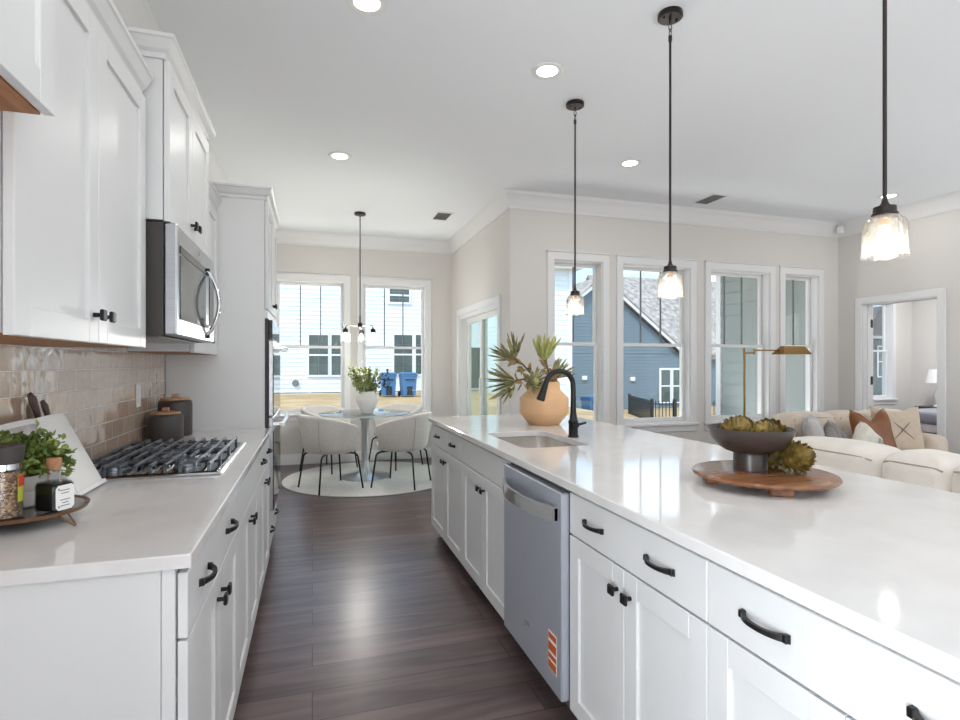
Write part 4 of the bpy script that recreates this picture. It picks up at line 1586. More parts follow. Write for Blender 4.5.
d.energy = 22
d.shadow_soft_size = 0.06
d.color = (1.0, 0.97, 0.93)
o = bpy.data.objects.new('chandelier_lamp', d)
C.objects.link(o)
o.parent = t
o.location = (0, 0, 1.62 - ZC)

# ================================================================== DINING NOOK
TX, TY = 0.586, 6.42
rug = thing('round_rug', 'large round ivory rug under the dining table', 'rug', (0.64, 6.40, 0.0))
part('pile', MB().lathe([(0.0, 0.012), (0.94, 0.012), (0.962, 0.009), (0.962, 0.001)], (0.64, 6.40, 0), 96, cap0=False), 'rug', rug)
part('binding', MB().lathe([(0.9622, 0.0005), (0.9622, 0.0095), (0.975, 0.009), (0.978, 0.004), (0.978, 0.0005)], (0.64, 6.40, 0), 96, cap0=False, cap1=False), 'rug_edge', rug, label='grey-brown bound edge')
ZRUG = 0.0125

t = thing('dining_table', 'round glass-topped dining table on a grey tulip pedestal', 'table', (TX, TY, ZRUG))
part('pedestal', MB().lathe([(0.29, 0.0), (0.29, 0.006), (0.25, 0.012), (0.14, 0.030), (0.075, 0.060), (0.050, 0.11), (0.042, 0.20), (0.040, 0.45), (0.048, 0.64), (0.075, 0.700), (0.10, 0.716), (0.10, 0.722)], (TX, TY, ZRUG), 48), 'steel', t, angle=60)
part('tabletop', MB().lathe([(0.0, 0.7225), (0.515, 0.7225), (0.525, 0.729), (0.523, 0.735), (0.515, 0.737), (0.0, 0.737)], (TX, TY, ZRUG), 96, cap0=False, cap1=False), 'table_glass', t, label='round clear glass top')
ZTAB = ZRUG + 0.7375


# tub chair, built facing +Y at the origin
def chair_shell():
    m = MB()
    nA = 40
    vs, fs = [], []
    A = radians(128)
    prof = 8
    for i in range(nA + 1):
        a = -A + 2 * A * i / nA
        q = abs(a) / A
        top = 0.775 - 0.125 * max(0, (q - 0.25) / 0.75) ** 1.5
        ring = []
        lean = 0.045 * (1 - q)
        ro_t, ro_b = 0.325 + lean * 0.5, 0.262
        th = 0.045
        zb = 0.385

        def P(r, z):
            return (r * sin(a), -r * cos(a) * 0.97, z)
        ring = [P(ro_b - 0.05, zb), P(ro_b - 0.005, zb + 0.006), P(ro_b + 0.022, zb + 0.05), P((ro_b * 0.4 + ro_t * 0.6), zb + (top - zb) * 0.55), P(ro_t, top - 0.022),
                P(ro_t - 0.008, top - 0.004), P(ro_t - th * 0.5, top + 0.004), P(ro_t - th + 0.006, top - 0.006), P(ro_t - th, top - 0.026),
                P((ro_b * 0.4 + ro_t * 0.6) - th, zb + (top - zb) * 0.55), P(ro_b - th + 0.01, zb + 0.06)]
        vs += ring
    k = 11
    for i in range(nA):
        for j in range(k):
            j2 = (j + 1) % k
            fs.append((i * k + j, i * k + j2, (i + 1) * k + j2, (i + 1) * k + j))
    fs.append(tuple(range(k)))
    fs.append(tuple(nA * k + j for j in range(k - 1, -1, -1)))
    m.add(vs, fs)
    return m


def seat_mb():
    m = MB()
    vs, fs = [], []
    n = 40
    levels = [(0.0, 0.378), (0.200, 0.380), (0.232, 0.392), (0.242, 0.42), (0.240, 0.452), (0.222, 0.472), (0.16, 0.482), (0.0, 0.485)]
    for r, z in levels:
        for i in range(n):
            a = 2 * pi * i / n
            x, y = r * cos(a), r * sin(a)
            if y > 0:
                sq = 1 / max(abs(cos(a)), abs(sin(a)))
                y *= 1.0 + 0.16 * (sq - 1) + 0.14
                x *= 1.0 + 0.16 * (sq - 1)
            vs.append((x, y, z))
    for j in range(len(levels) - 1):
        for i in range(n):
            i2 = (i + 1) % n
            fs.append((j * n + i, j * n + i2, (j + 1) * n + i2, (j + 1) * n + i))
    return m.add(vs, fs)


GCH = 'tub chairs around the round dining table'
ch = thing('dining_chair', 'oatmeal tub dining chair at front left of the table with black metal legs', 'chair', (0, 0, 0), GCH)
part('backrest', chair_shell(), 'chair', ch, angle=60)
part('seat', seat_mb(), 'chair', ch, angle=60)
m = MB()
for sg in (-1, 1):
    a = sg * radians(42)
    pts = []
    for z, r in ((0.395, 0.268), (0.45, 0.293), (0.55, 0.322), (0.65, 0.335), (0.74, 0.342)):
        pts.append((r * sin(a), -r * cos(a) * 0.97, z))
    m.tube(pts, 0.003, 6)
part('seam', m, 'pip', ch)
for sx, sy in ((-1, 1), (1, 1), (-1, -1), (1, -1)):
    pts = [(sx * 0.10, sy * 0.10, 0.372), (sx * 0.17, sy * 0.165, 0.370), (sx * 0.195, sy * 0.19, 0.360), (sx * 0.208, sy * 0.205, 0.335), (sx * 0.245, sy * 0.245, 0.0)]
    part('leg', MB().tube(pts, 0.0095, 10), 'black', ch, label='thin black metal leg')


def face(x, y):
    return math.atan2(TY - y, TX - x) - pi / 2


spots = [((0.185, 5.93), None), ((0.93, 5.88), 'oatmeal tub dining chair at front right of the table beside the island end'),
         ((0.20, 6.98), 'oatmeal tub dining chair at back left of the table under the first window'),
         ((1.02, 6.96), 'oatmeal tub dining chair at back right of the table in front of the blue bins')]
for (x, y), lb in spots:
    rz = face(x, y) + radians({0: -26, 1: 26, 2: 14, 3: -14}[[s[0] for s in spots].index((x, y))])
    if lb is None:
        ch.location = (x, y, ZRUG)
        ch.rotation_euler = (0, 0, rz)
    else:
        dup(ch, (x, y, ZRUG), rz, lb)


# ------------------------------------------------------------------ foliage helpers
def leaf(m, p, d, up, L, Wd, fold=0.25):
    d = Vector(d).normalized()
    s = d.cross(Vector(up))
    if s.length < 1e-3:
        s = d.cross(Vector((1, 0, 0)))
    s.normalize()
    nrm = s.cross(d).normalized()
    p = Vector(p)
    a = p
    b = p + d * L * 0.35 + s * Wd / 2 + nrm * Wd * fold
    b2 = p + d * L * 0.75 + s * Wd * 0.36 + nrm * Wd * fold * 0.6
    c = p + d * L
    e = p + d * L * 0.35 - s * Wd / 2 + nrm * Wd * fold
    e2 = p + d * L * 0.75 - s * Wd * 0.36 + nrm * Wd * fold * 0.6
    mid = p + d * L * 0.5
    m.add([a, b, b2, c, e2, e, mid], [(0, 1, 6), (1, 2, 6), (2, 3, 6), (3, 4, 6), (4, 5, 6), (5, 0, 6)])


def rv(rr):
    while True:
        v = Vector((rr.uniform(-1, 1), rr.uniform(-1, 1), rr.uniform(-1, 1)))
        if 0.05 < v.length < 1:
            return v.normalized()


def bush(parent, base, tips, leafm, per, L, Wd, rr, spread=0.03, leafname='leaves', r0=0.0022):
    st, lf = MB(), MB()
    for tip in tips:
        b, tp = Vector(base), Vector(tip)
        midp = b.lerp(tp, 0.5) + Vector((0, 0, 0.15 * (tp - b).length))
        pts = []
        for k in range(7):
            u = k / 6
            pts.append(b * (1 - u) ** 2 + midp * 2 * u * (1 - u) + tp * u * u)
        st.tube(pts, r0, 5)
        for k in range(per):
            u = rr.uniform(0.35, 1.0)
            i = min(5, int(u * 6))
            p = pts[i].lerp(pts[i + 1], u * 6 - i)
            d = (pts[i + 1] - pts[i]).normalized() * 0.5 + rv(rr)
            leaf(lf, p + rv(rr) * spread * rr.random(), d, rv(rr), L * rr.uniform(0.7, 1.25), Wd * rr.uniform(0.7, 1.2))
    part('stems', st, 'stem', parent)
    o = part(leafname, lf, leafm, parent, recalc=False)
    o['kind'] = 'stuff'


# white vase with leafy cuttings on the table
vx, vy = TX + 0.02, TY - 0.06
single('vase', MB().lathe([(0.0, 0.0), (0.060, 0.0), (0.066, 0.008), (0.128, 0.140), (0.128, 0.160), (0.084, 0.246), (0.082, 0.252), (0.074, 0.248), (0.119, 0.158), (0.119, 0.142), (0.055, 0.016), (0.0, 0.012)], (vx, vy, ZTAB), 40, cap0=False, cap1=False),
       'vase_white', 'white angular ceramic vase in the middle of the glass dining table', 'vase', org=(vx, vy, ZTAB))
rr = random.Random(3)
t = thing('leafy_cuttings', 'dense bunch of sage green cuttings in the white table vase', 'plant', (vx, vy, ZTAB + 0.05))
tips = [(vx - 0.03 + 0.19 * cos(a) * rr.uniform(0.3, 1), vy + 0.15 * sin(a) * rr.uniform(0.3, 1), ZTAB + rr.uniform(0.32, 0.54)) for a in [2 * pi * k / 34 for k in range(34)]]
bush(t, (vx, vy, ZTAB + 0.12), tips, 'leaf_pale', 26, 0.038, 0.026, rr, 0.03)
t = thing('berry_sprig', 'dark-leaved sprig leaning right out of the white table vase', 'plant', (vx, vy, ZTAB + 0.05))
tips = [(vx + 0.25, vy, ZTAB + 0.49), (vx + 0.30, vy - 0.02, ZTAB + 0.36), (vx + 0.19, vy + 0.03, ZTAB + 0.46), (vx + 0.26, vy - 0.04, ZTAB + 0.42)]
bush(t, (vx + 0.01, vy, ZTAB + 0.12), tips, 'leaf_dark', 11, 0.040, 0.032, rr, 0.02)

# ================================================================== ISLAND STYLING
ZI = 0.9145
vx, vy = 1.487, 3.35
single('vase', MB().lathe([(0.0, 0.0), (0.098, 0.0), (0.104, 0.004), (0.160, 0.072), (0.164, 0.082), (0.164, 0.172), (0.160, 0.180), (0.112, 0.226), (0.107, 0.234), (0.105, 0.285), (0.098, 0.285), (0.098, 0.225), (0.150, 0.17), (0.150, 0.08), (0.09, 0.012), (0.0, 0.012)], (vx, vy, ZI), 48, cap0=False, cap1=False),
       'vase_tan', 'large tan faceted clay vase on the island behind the faucet', 'vase', org=(vx, vy, ZI))


def unpx(px, py, y):
    """point on the plane at depth y seen at a pixel of the photograph (places the stems of the bouquet)"""
    x, d = at(px, y)
    return Vector((x, y, zz(py, d)))


def bloom(m, p, d, n, L, op, r, rr, curl=0.25):
    """protea head: finger-like bracts in two whorls"""
    d = d.normalized()
    s = d.cross(Vector((0.3, 0.2, 1))).normalized()
    w = d.cross(s)
    for k in range(n):
        a = 2 * pi * k / n + rr.uniform(-0.15, 0.15)
        o = op * (1.0 if k % 2 else 0.55) * rr.uniform(0.85, 1.15)
        side = (s * cos(a) + w * sin(a))
        l = L * rr.uniform(0.8, 1.15)
        p0 = p + side * r * 0.9
        p1 = p0 + (d * cos(o * 0.8) + side * sin(o * 0.8)) * l * 0.5
        o2 = o * (1 - curl)
        p2 = p1 + (d * cos(o2) + side * sin(o2)) * l * 0.5
        m.tube([p0, p0.lerp(p1, 0.5), p1, p1.lerp(p2, 0.6), p2], [r * 0.42, r * 0.46, r * 0.42, r * 0.36, r * 0.10], 6, flat=0.6)
    m.ball((p + d * r * 0.6).to_tuple(), r * 1.1, n=12, k=8)
    return m


rr = random.Random(11)
neck = Vector((vx, vy, ZI + 0.20))
GPR = 'dried protea stems in the tan vase'
specs = [  # px, py, direction, label, bracts, length, opening, material
    ((513, 357), (-0.62, -0.1, 0.75), 'upper left dark-tipped protea head in the tan vase', 16, 0.115, 1.15, 'protea', -0.02),
    ((512, 382), (-0.95, -0.25, -0.12), 'lowest left protea head with drooping fingers hanging over the tan vase', 18, 0.125, 1.0, 'protea', -0.06),
    ((544, 358), (0.10, -0.05, 1.0), 'pale green protea head standing upright at the top of the tan vase', 16, 0.125, 0.62, 'protea_pale', 0.0),
    ((534, 382), (0.05, -0.85, 0.25), 'protea head facing forward in the middle of the tan vase bouquet', 14, 0.075, 1.2, 'protea', -0.10),
    ((556, 375), (0.75, 0.10, 0.60), 'right-hand protea head partly behind the faucet arch', 14, 0.095, 0.75, 'protea', 0.05),
]
for (px, py), dv, lb, nb, L, op, mt, dy in specs:
    p = unpx(px, py, vy + dy)
    dv = Vector(dv).normalized()
    t = thing('protea_stem', lb, 'flower', neck, GPR)
    b = neck + Vector((rr.uniform(-0.03, 0.03), rr.uniform(-0.03, 0.03), -0.12))
    nk = Vector((vx, vy, ZI + 0.29)) + Vector(((p - neck).x, (p - neck).y, 0)).normalized() * 0.05
    part('stalk', MB().tube([b, nk, nk.lerp(p, 0.6) + Vector((0, 0, 0.015)), p], [0.006, 0.006, 0.0065, 0.009], 8), 'stem', t)
    part('flower_head', bloom(MB(), p, dv, nb + 6, L * 1.25, op, 0.026, rr), mt, t, angle=60)
    lm = MB()
    for k in range(12):
        q = nk.lerp(p, rr.uniform(0.25, 0.95))
        leaf(lm, q, (p - nk).normalized() * 0.5 + rv(rr), rv(rr), 0.072, 0.030, 0.15)
    part('leaves', lm, 'protea_leaf', t, recalc=False)

# round board, bowl, artichokes
bx, by = 1.446, 1.457
t = thing('serving_board', 'round walnut serving board on block feet lying on the island worktop', 'board', (bx, by, ZI))
part('board', MB().lathe([(0.0, 0.024), (0.209, 0.024), (0.220, 0.028), (0.224, 0.034), (0.220, 0.040), (0.210, 0.043), (0.0, 0.043)], (bx, by, ZI), 72, cap0=False, cap1=False), 'walnut', t)
for a in (62, 152, 242, 332):
    q = radians(a)
    m = MB().box(-0.022, 0.022, -0.034, 0.034, 0.0, 0.026, 0.004)
    m.rot(Matrix.Translation((bx + 0.165 * cos(q), by + 0.165 * sin(q), ZI)) @ Matrix.Rotation(q, 4, 'Z'))
    part('foot', m, 'walnut', t)
ZB = ZI + 0.0435
wx, wy = 1.434, 1.50
t = thing('footed_bowl', 'dark umber footed bowl standing on the walnut board', 'bowl', (wx, wy, ZB))
part('foot', MB().lathe([(0.0, 0.0), (0.054, 0.0), (0.054, 0.050), (0.052, 0.056), (0.0, 0.056)], (wx, wy, ZB), 40, cap0=False, cap1=False), 'bowl', t)
part('body', MB().lathe([(0.0, 0.0565), (0.055, 0.0565), (0.079, 0.064), (0.106, 0.081), (0.126, 0.107), (0.137, 0.138), (0.138, 0.142), (0.134, 0.142), (0.122, 0.110), (0.101, 0.086), (0.075, 0.071), (0.0, 0.066)], (wx, wy, ZB), 56, cap0=False, cap1=False), 'bowl', t, angle=50)


def artichoke(r, rr):
    m = MB()
    m.ball((0, 0, 0), r * 0.80, r * 0.80, r * 0.86, 18, 12)
    for row in range(8):
        ph = radians(20 + row * 17.5)
        cnt = max(5, int(13 * sin(ph)))
        for k in range(cnt):
            a = 2 * pi * (k + 0.5 * (row % 2)) / cnt + rr.uniform(-0.1, 0.1)
            n = Vector((sin(ph) * cos(a), sin(ph) * sin(a), -cos(ph)))
            tang = Vector((cos(ph) * cos(a), cos(ph) * sin(a), sin(ph)))
            p = n * r * 0.78
            leafd = tang * 0.86 + n * (0.40 + rr.uniform(-0.08, 0.12))
            leaf(m, p, leafd, n, r * 0.66, r * 0.62, -0.20)
    return m


art = artichoke(0.056, random.Random(5))


def put_artichoke(label, loc, tilt, az, sc, group, first=[None]):
    if first[0] is None:
        o = mesh_obj('artichoke', art, 'artichoke', recalc=False)
        first[0] = o
    else:
        o = first[0].copy()
        C.objects.link(o)
    o.location = loc
    o.rotation_euler = (tilt, 0, az)
    o.scale = (sc, sc, sc)
    o['label'] = label
    o['category'] = 'artichoke'
    o['group'] = group
    return o


put_artichoke('dried artichoke resting on the walnut board in front, right of the bowl foot', (1.528, 1.404, ZB + 0.050), 1.2, 0.5, 0.88, 'dried artichokes')
put_artichoke('darker dried artichoke tucked between the bowl foot and the front artichoke', (1.540, 1.508, ZB + 0.047), 1.0, 2.4, 0.82, 'dried artichokes')
zq = ZB + 0.118
put_artichoke('dried artichoke at the left side inside the dark bowl', (wx - 0.068, wy - 0.010, zq + 0.004), 0.5, 1.2, 0.95, 'dried artichokes')
put_artichoke('dried artichoke in the middle inside the dark bowl', (wx + 0.012, wy - 0.055, zq - 0.005), 0.4, 3.6, 0.88, 'dried artichokes')
put_artichoke('dried artichoke at the right side inside the dark bowl', (wx + 0.074, wy - 0.01, zq - 0.003), 0.6, 5.4, 0.88, 'dried artichokes')
put_artichoke('dried artichoke at the back inside the dark bowl', (wx + 0.010, wy + 0.062, zq + 0.000), 0.4, 0.2, 0.92, 'dried artichokes')

# ================================================================== LEFT COUNTER STYLING
ZL = 0.9145


def canister(x, y, r, h, label):
    t = thing('canister', label, 'canister', (x, y, ZL), 'charcoal canisters with wooden lids')
    part('body', MB().lathe([(0.0, 0.0), (r * 0.96, 0.0), (r, 0.006), (r, h - 0.02), (r * 0.94, h - 0.004), (r * 0.86, h), (0.0, h)], (x, y, ZL), 40, cap0=False, cap1=False), 'canister', t, angle=50)
    l = part('lid', MB().lathe([(0.0, h + 0.0005), (r * 0.84, h + 0.0005), (r * 0.85, h + 0.006), (r * 0.83, h + 0.011), (0.0, h + 0.012)], (x, y, ZL), 40, cap0=False, cap1=False), 'lidwood', t)
    part('lid_knob', MB().box(x - 0.016, x + 0.016, y - 0.016, y + 0.016, ZL + h + 0.011, ZL + h + 0.034, 0.004), 'lidwood', l)


canister(-0.737, 3.215, 0.083, 0.140, 'shorter charcoal canister with oak lid, in front at the back of the counter')
canister(-0.739, 3.43, 0.086, 0.200, 'taller charcoal canister with oak lid, behind the shorter one by the oven cabinet')

# tray on hairpin feet
tx, ty, tr = -0.702, 1.662, 0.136
ZTR = ZL + 0.034
t = thing('tray', 'round smoky tray with copper-brown rim on hairpin feet at the near end of the counter', 'tray', (tx, ty, ZL))
part('plate', MB().lathe([(0.0, 0.0), (tr - 0.008, 0.0), (tr - 0.006, 0.004), (0.0, 0.004)], (tx, ty, ZTR - 0.004), 56, cap0=False, cap1=False), 'tray', t)
part('rim', MB().lathe([(tr - 0.009, -0.004), (tr - 0.002, -0.004), (tr + 0.002, 0.005), (tr, 0.006), (tr - 0.006, 0.002)], (tx, ty, ZTR - 0.002), 56, cap0=False, cap1=False), 'tray_rim', t)
for a in (-30, 90, 210):
    q = radians(a)
    c, s = cos(q), sin(q)
    def PT(r, o, z):
        return (tx + r * c - o * s, ty + r * s + o * c, ZL + z)
    m = MB().tube([PT(tr - 0.016, -0.014, 0.029), PT(tr + 0.024, -0.003, 0.004), PT(tr + 0.026, 0.0, 0.0025), PT(tr + 0.024, 0.003, 0.004), PT(tr - 0.016, 0.014, 0.029)], 0.0020, 8)
    part('hairpin_foot', m, 'tray_rim', t)

# pepper jar
jx, jy = -0.701, 1.566
ZJ = ZTR + 0.0005
t = thing('peppercorn_grinder', 'tall glass grinder of mixed peppercorns with black cap at the left edge on the tray', 'grinder', (jx, jy, ZJ))
part('glass', MB().lathe([(0.0, 0.0), (0.036, 0.0), (0.038, 0.004), (0.035, 0.05), (0.035, 0.118), (0.0335, 0.118), (0.0335, 0.05), (0.036, 0.006), (0.0, 0.004)], (jx, jy, ZJ), 36, cap0=False, cap1=False), 'clear_glass', t, angle=50)
part('peppercorns', MB().lathe([(0.0, 0.0045), (0.0335, 0.006), (0.0325, 0.05), (0.0325, 0.112), (0.0, 0.114)], (jx, jy, ZJ), 32, cap0=False, cap1=False), 'pepper', t)
part('collar', MB().lathe([(0.0, 0.1185), (0.036, 0.1185), (0.036, 0.132), (0.0, 0.132)], (jx, jy, ZJ), 32, cap0=False, cap1=False), 'steel_pol', t)
part('cap', MB().lathe([(0.0, 0.1325), (0.036, 0.1325), (0.041, 0.166), (0.041, 0.172), (0.038, 0.175), (0.0, 0.175)], (jx, jy, ZJ), 36, cap0=False, cap1=False), 'charcoal', t)


def band(x, y, z, r, a0, a1, za, zb, n=8):
    m = MB()
    vs = []
    for k in range(n + 1):
        a = a0 + (a1 - a0) * k / n
        for rr_ in (r, r + 0.0006):
            for zz_ in (za, zb):
                vs.append((x + rr_ * cos(a), y + rr_ * sin(a), z + zz_))
    fs = []
    for k in range(n):
        o = k * 4
        fs += [(o + 2, o + 6, o + 7, o + 3), (o + 1, o + 3, o + 7, o + 5), (o, o + 4, o + 6, o + 2), (o, o + 1, o + 5, o + 4)]
    fs += [(0, 2, 3, 1), (4 * n, 4 * n + 1, 4 * n + 3, 4 * n + 2)]
    return m.add(vs, fs)


lb = part('label', band(jx, jy, ZJ, 0.0354, radians(-22), radians(50), 0.040, 0.105), 'label_yel', t, label='small red and yellow-green label')
part('label_red', band(jx, jy, ZJ, 0.0361, radians(-20), radians(48), 0.076, 0.104), 'label_red', lb)

# square ink-black bottle
qx, qy = -0.616, 1.607
t = thing('bottle', 'square glass bottle of black liquid with cork stopper and white label on the tray', 'bottle', (qx, qy, ZJ))
RM = Matrix.Translation((qx, qy, ZJ)) @ Matrix.Rotation(radians(-30), 4, 'Z') @ Matrix.Diagonal((0.84, 0.84, 0.90, 1))
hw, hd = 0.040, 0.034
m = MB().box(-hw, hw, -hd, hd, 0.0, 0.084, 0.008)
m.lathe([(0.020, 0.083), (0.017, 0.090), (0.0165, 0.124), (0.018, 0.126)], n=24, cap0=False, cap1=False)
part('glass', m.rot(RM), 'clear_glass', t)
part('liquid', MB().box(-hw + 0.003, hw - 0.003, -hd + 0.003, hd - 0.003, 0.006, 0.080, 0.006).rot(RM), 'ink', t)
part('cork', MB().lathe([(0.0, 0.116), (0.0150, 0.116), (0.0190, 0.125), (0.0195, 0.145), (0.017, 0.148), (0.0, 0.148)], n=24, cap0=False, cap1=False).rot(RM), 'cork', t)
# chamfered white label on the right-hand face
m = MB()
c = 0.008
m.prism([(-0.028, 0.008 + c), (-0.028 + c, 0.008), (0.028 - c, 0.008), (0.028, 0.008 + c), (0.028, 0.076 - c), (0.028 - c, 0.076), (-0.028 + c, 0.076), (-0.028, 0.076 - c)],
        lambda u, v, w: (w, u, v), hw, hw + 0.001)
lb = part('label', m.rot(RM), 'paper', t, label='white eight-sided label')
m = MB()
for z, a, b in ((0.062, -0.016, 0.014), (0.054, -0.012, 0.012), (0.036, -0.015, 0.015), (0.028, -0.010, 0.010), (0.020, -0.014, 0.013)):
    m.box(hw + 0.001, hw + 0.0014, a, b, z - 0.0012, z + 0.0012)
for y, z in ((-0.019, 0.066), (-0.019, 0.018)):
    m.cyl((hw + 0.001, y, z), (hw + 0.0014, y, z), 0.003, n=10)
part('label_print', m.rot(RM), 'vent', lb)

# small potted plant
px_, py_ = -0.728, 1.70
t = thing('potted_plant', 'small bushy green plant in a pale ribbed pot on the tray behind the grinder', 'plant', (px_, py_, ZJ))
part('pot', MB().lathe([(0.0, 0.0), (0.044, 0.0), (0.048, 0.004), (0.050, 0.036), (0.0485, 0.040), (0.051, 0.044), (0.053, 0.080), (0.049, 0.080), (0.047, 0.066), (0.0, 0.066)], (px_, py_, ZJ), 36, cap0=False, cap1=False), 'pot', t)
part('soil', MB().lathe([(0.0, 0.0665), (0.0465, 0.0665), (0.045, 0.072), (0.0, 0.073)], (px_, py_, ZJ), 24, cap0=False, cap1=False), 'toe', t)
rr = random.Random(21)
tips = []
for k in range(64):
    a = rr.uniform(0, 2 * pi)
    q = rr.uniform(0.15, 1) ** 0.6
    tips.append((px_ + 0.015 + 0.115 * q * cos(a), py_ - 0.01 + 0.10 * q * sin(a), ZJ + 0.20 - 0.095 * q ** 2 + rr.uniform(-0.03, 0.01)))
bush(t, (px_, py_, ZJ + 0.075), tips, 'leaf', 24, 0.019, 0.014, rr, 0.018, r0=0.0010)

# open cookbook on a white stand
t = thing('cookbook_stand', 'white cookbook stand leaning back beside the cooktop', 'stand', (-0.72, 1.92, ZL))


def lean(y, s, o):
    """s: up the slope, o: off the face (towards the room)"""
    th = math.atan2(0.115, 0.235)
    return (-0.672 - s * sin(th) + o * cos(th), y, ZL + 0.004 + s * cos(th) + o * sin(th))


def lean_box(y0, y1, s0, s1, o0, o1):
    m = MB()
    vs = [lean(y, s, o) for y in (y0, y1) for s in (s0, s1) for o in (o0, o1)]
    return m.add(vs, [(0, 1, 3, 2), (4, 6, 7, 5), (0, 4, 5, 1), (2, 3, 7, 6), (0, 2, 6, 4), (1, 5, 7, 3)])


part('back_plate', lean_box(1.715, 2.115, 0.0, 0.258, -0.010, -0.004), 'trim', t)
part('ledge', lean_box(1.715, 2.115, -0.001, 0.012, -0.004, 0.012), 'trim', t)
m = MB()
m.tube([lean(1.915, 0.21, -0.012), (-0.825, 1.915, ZL + 0.006)], 0.006, 8)
part('prop_leg', m, 'trim', t)
t = thing('cookbook', 'open cookbook showing a pale picture page and a white page on the stand', 'book', (-0.70, 1.92, ZL + 0.02))


def page(y0, y1, bulge, s0, s1, base):
    m = MB()
    n = 10
    vs, fs = [], []
    for k in range(n + 1):
        u = k / n
        y = y0 + (y1 - y0) * u
        o = base + bulge * sin(pi * min(1, u * 1.0)) ** 0.8
        for s in (s0, s1):
            vs.append(lean(y, s, o))
            vs.append(lean(y, s, -0.0035))
    for k in range(n):
        a = k * 4
        fs += [(a, a + 4, a + 6, a + 2), (a + 1, a + 3, a + 7, a + 5), (a, a + 1, a + 5, a + 4), (a + 2, a + 6, a + 7, a + 3)]
    fs += [(0, 2, 3, 1), (4 * n, 4 * n + 1, 4 * n + 3, 4 * n + 2)]
    return m.add(vs, fs)


part('white_page', page(1.915, 2.112, 0.010, 0.0125, 0.262, 0.004), 'paper', t)
pg = part('picture_page', page(1.912, 1.718, 0.010, 0.0125, 0.262, 0.004), 'paper', t)
m = MB()
n = 8
vs, fs = [], []
for k in range(n + 1):
    u = 0.10 + 0.82 * k / n
    y = 1.912 + (1.718 - 1.912) * u
    o = 0.004 + 0.010 * sin(pi * u) ** 0.8 + 0.0006
    vs += [lean(y, 0.05, o), lean(y, 0.246, o)]
for k in range(n):
    fs.append((2 * k, 2 * k + 1, 2 * k + 3, 2 * k + 2))
part('picture', m.add(vs, fs), 'page_art', pg)

# wooden servers leaning between stand and tile
def server(y, lean_y, top_z, label, w):
    t = thing('wooden_server', label, 'utensil', (XL + 0.03, y, ZL), 'dark wooden servers behind the cookbook')
    b = Vector((-0.795, y, ZL + 0.008))
    e = Vector((XL + 0.022, y + lean_y, top_z))
    pts = [b, b.lerp(e, 0.5) + Vector((0.004, 0, 0)), b.lerp(e, 0.8) + Vector((0.004, 0.01, 0)), b.lerp(e, 0.93) + Vector((0.004, 0.003, 0)), e]
    part('handle', MB().tube(pts, [w * 0.55, w * 0.6, w * 0.8, w, w * 0.55], 12, flat=0.42), 'darkwood', t)


server(2.06, -0.07, ZL + 0.312, 'dark wooden server with curved handle rising highest behind the cookbook', 0.020)
server(2.12, -0.05, ZL + 0.285, 'second, shorter dark wooden server right behind the cookbook top', 0.018)

# ================================================================== LIVING ROOM
def pillowbox(x0, x1, y0, y1, z0, z1, r=0.05, bul=0.02, nx=8, ny=8, nz=6):
    """box cushion with rounded edges and softly bulging faces"""
    bm = bmesh.new()
    bmesh.ops.create_cube(bm, size=2.0)
    bmesh.ops.subdivide_edges(bm, edges=list(bm.edges), cuts=9, use_grid_fill=True)
    hx, hy, hz = (x1 - x0) / 2, (y1 - y0) / 2, (z1 - z0) / 2
    c = Vector(((x0 + x1) / 2, (y0 + y1) / 2, (z0 + z1) / 2))
    r = min(r, hx, hy, hz)
    for v in bm.verts:
        u = v.co.copy()
        p = Vector((u.x * hx, u.y * hy, u.z * hz))
        q = Vector((max(-hx + r, min(hx - r, p.x)), max(-hy + r, min(hy - r, p.y)), max(-hz + r, min(hz - r, p.z))))
        d = p - q
        if d.length > 1e-6:
            p = q + d.normalized() * r
        bx_ = bul * (1 - u.y * u.y) * (1 - u.z * u.z) * u.x
        by_ = bul * (1 - u.x * u.x) * (1 - u.z * u.z) * u.y
        bz_ = bul * (1 - u.x * u.x) * (1 - u.y * u.y) * u.z
        w = mnoise.noise(p * 7.0 + c * 3) * 0.006
        v.co = c + p + Vector((bx_, by_, bz_)) + Vector((w, w, w))
    return MB().take(bm)


def xf(mb, M):
    return mb.rot(M)


# near sofa, its back to the island
GS = None
t = thing('sofa', 'long cream linen sofa with its back towards the kitchen island', 'sofa', (3.35, 1.5, 0))
SX0 = 2.80
part('back_frame', pillowbox(SX0, SX0 + 0.20, 0.05, 2.80, 0.08, 0.70, 0.05, 0.0), 'sofa', t, angle=60)
part('base', pillowbox(SX0 + 0.15, SX0 + 0.98, 0.05, 2.80, 0.08, 0.32, 0.03, 0.0), 'sofa', t, angle=60)
for y0, y1 in ((0.02, 0.24), (2.62, 2.82)):
    part('arm', pillowbox(SX0 + 0.05, SX0 + 0.96, y0, y1, 0.08, 0.60, 0.06, 0.01), 'sofa', t, angle=60)
for y0, y1 in ((0.25, 1.02), (1.03, 1.81), (1.82, 2.61)):
    part('seat_cushion', pillowbox(SX0 + 0.22, SX0 + 1.0, y0, y1, 0.325, 0.50, 0.05, 0.015), 'sofa', t, angle=60)


def back_cushion(x0, x1, y0, y1, z0, z1):
    o = part('back_cushion', pillowbox(x0, x1, y0, y1, z0, z1, 0.07, 0.03), 'sofa', t, angle=60)
    m = MB()
    for x in (x0 + 0.012,):
        pts = []
        for k in range(13):
            u = -1 + k / 6
            pts.append((x - 0.012 * (1 - u * u), (y0 + y1) / 2 + u * ((y1 - y0) / 2 - 0.025), z1 - 0.035 - 0.012 * u ** 6))
        m.tube(pts, 0.0045, 6)
    part('piping', m, 'pip', o)


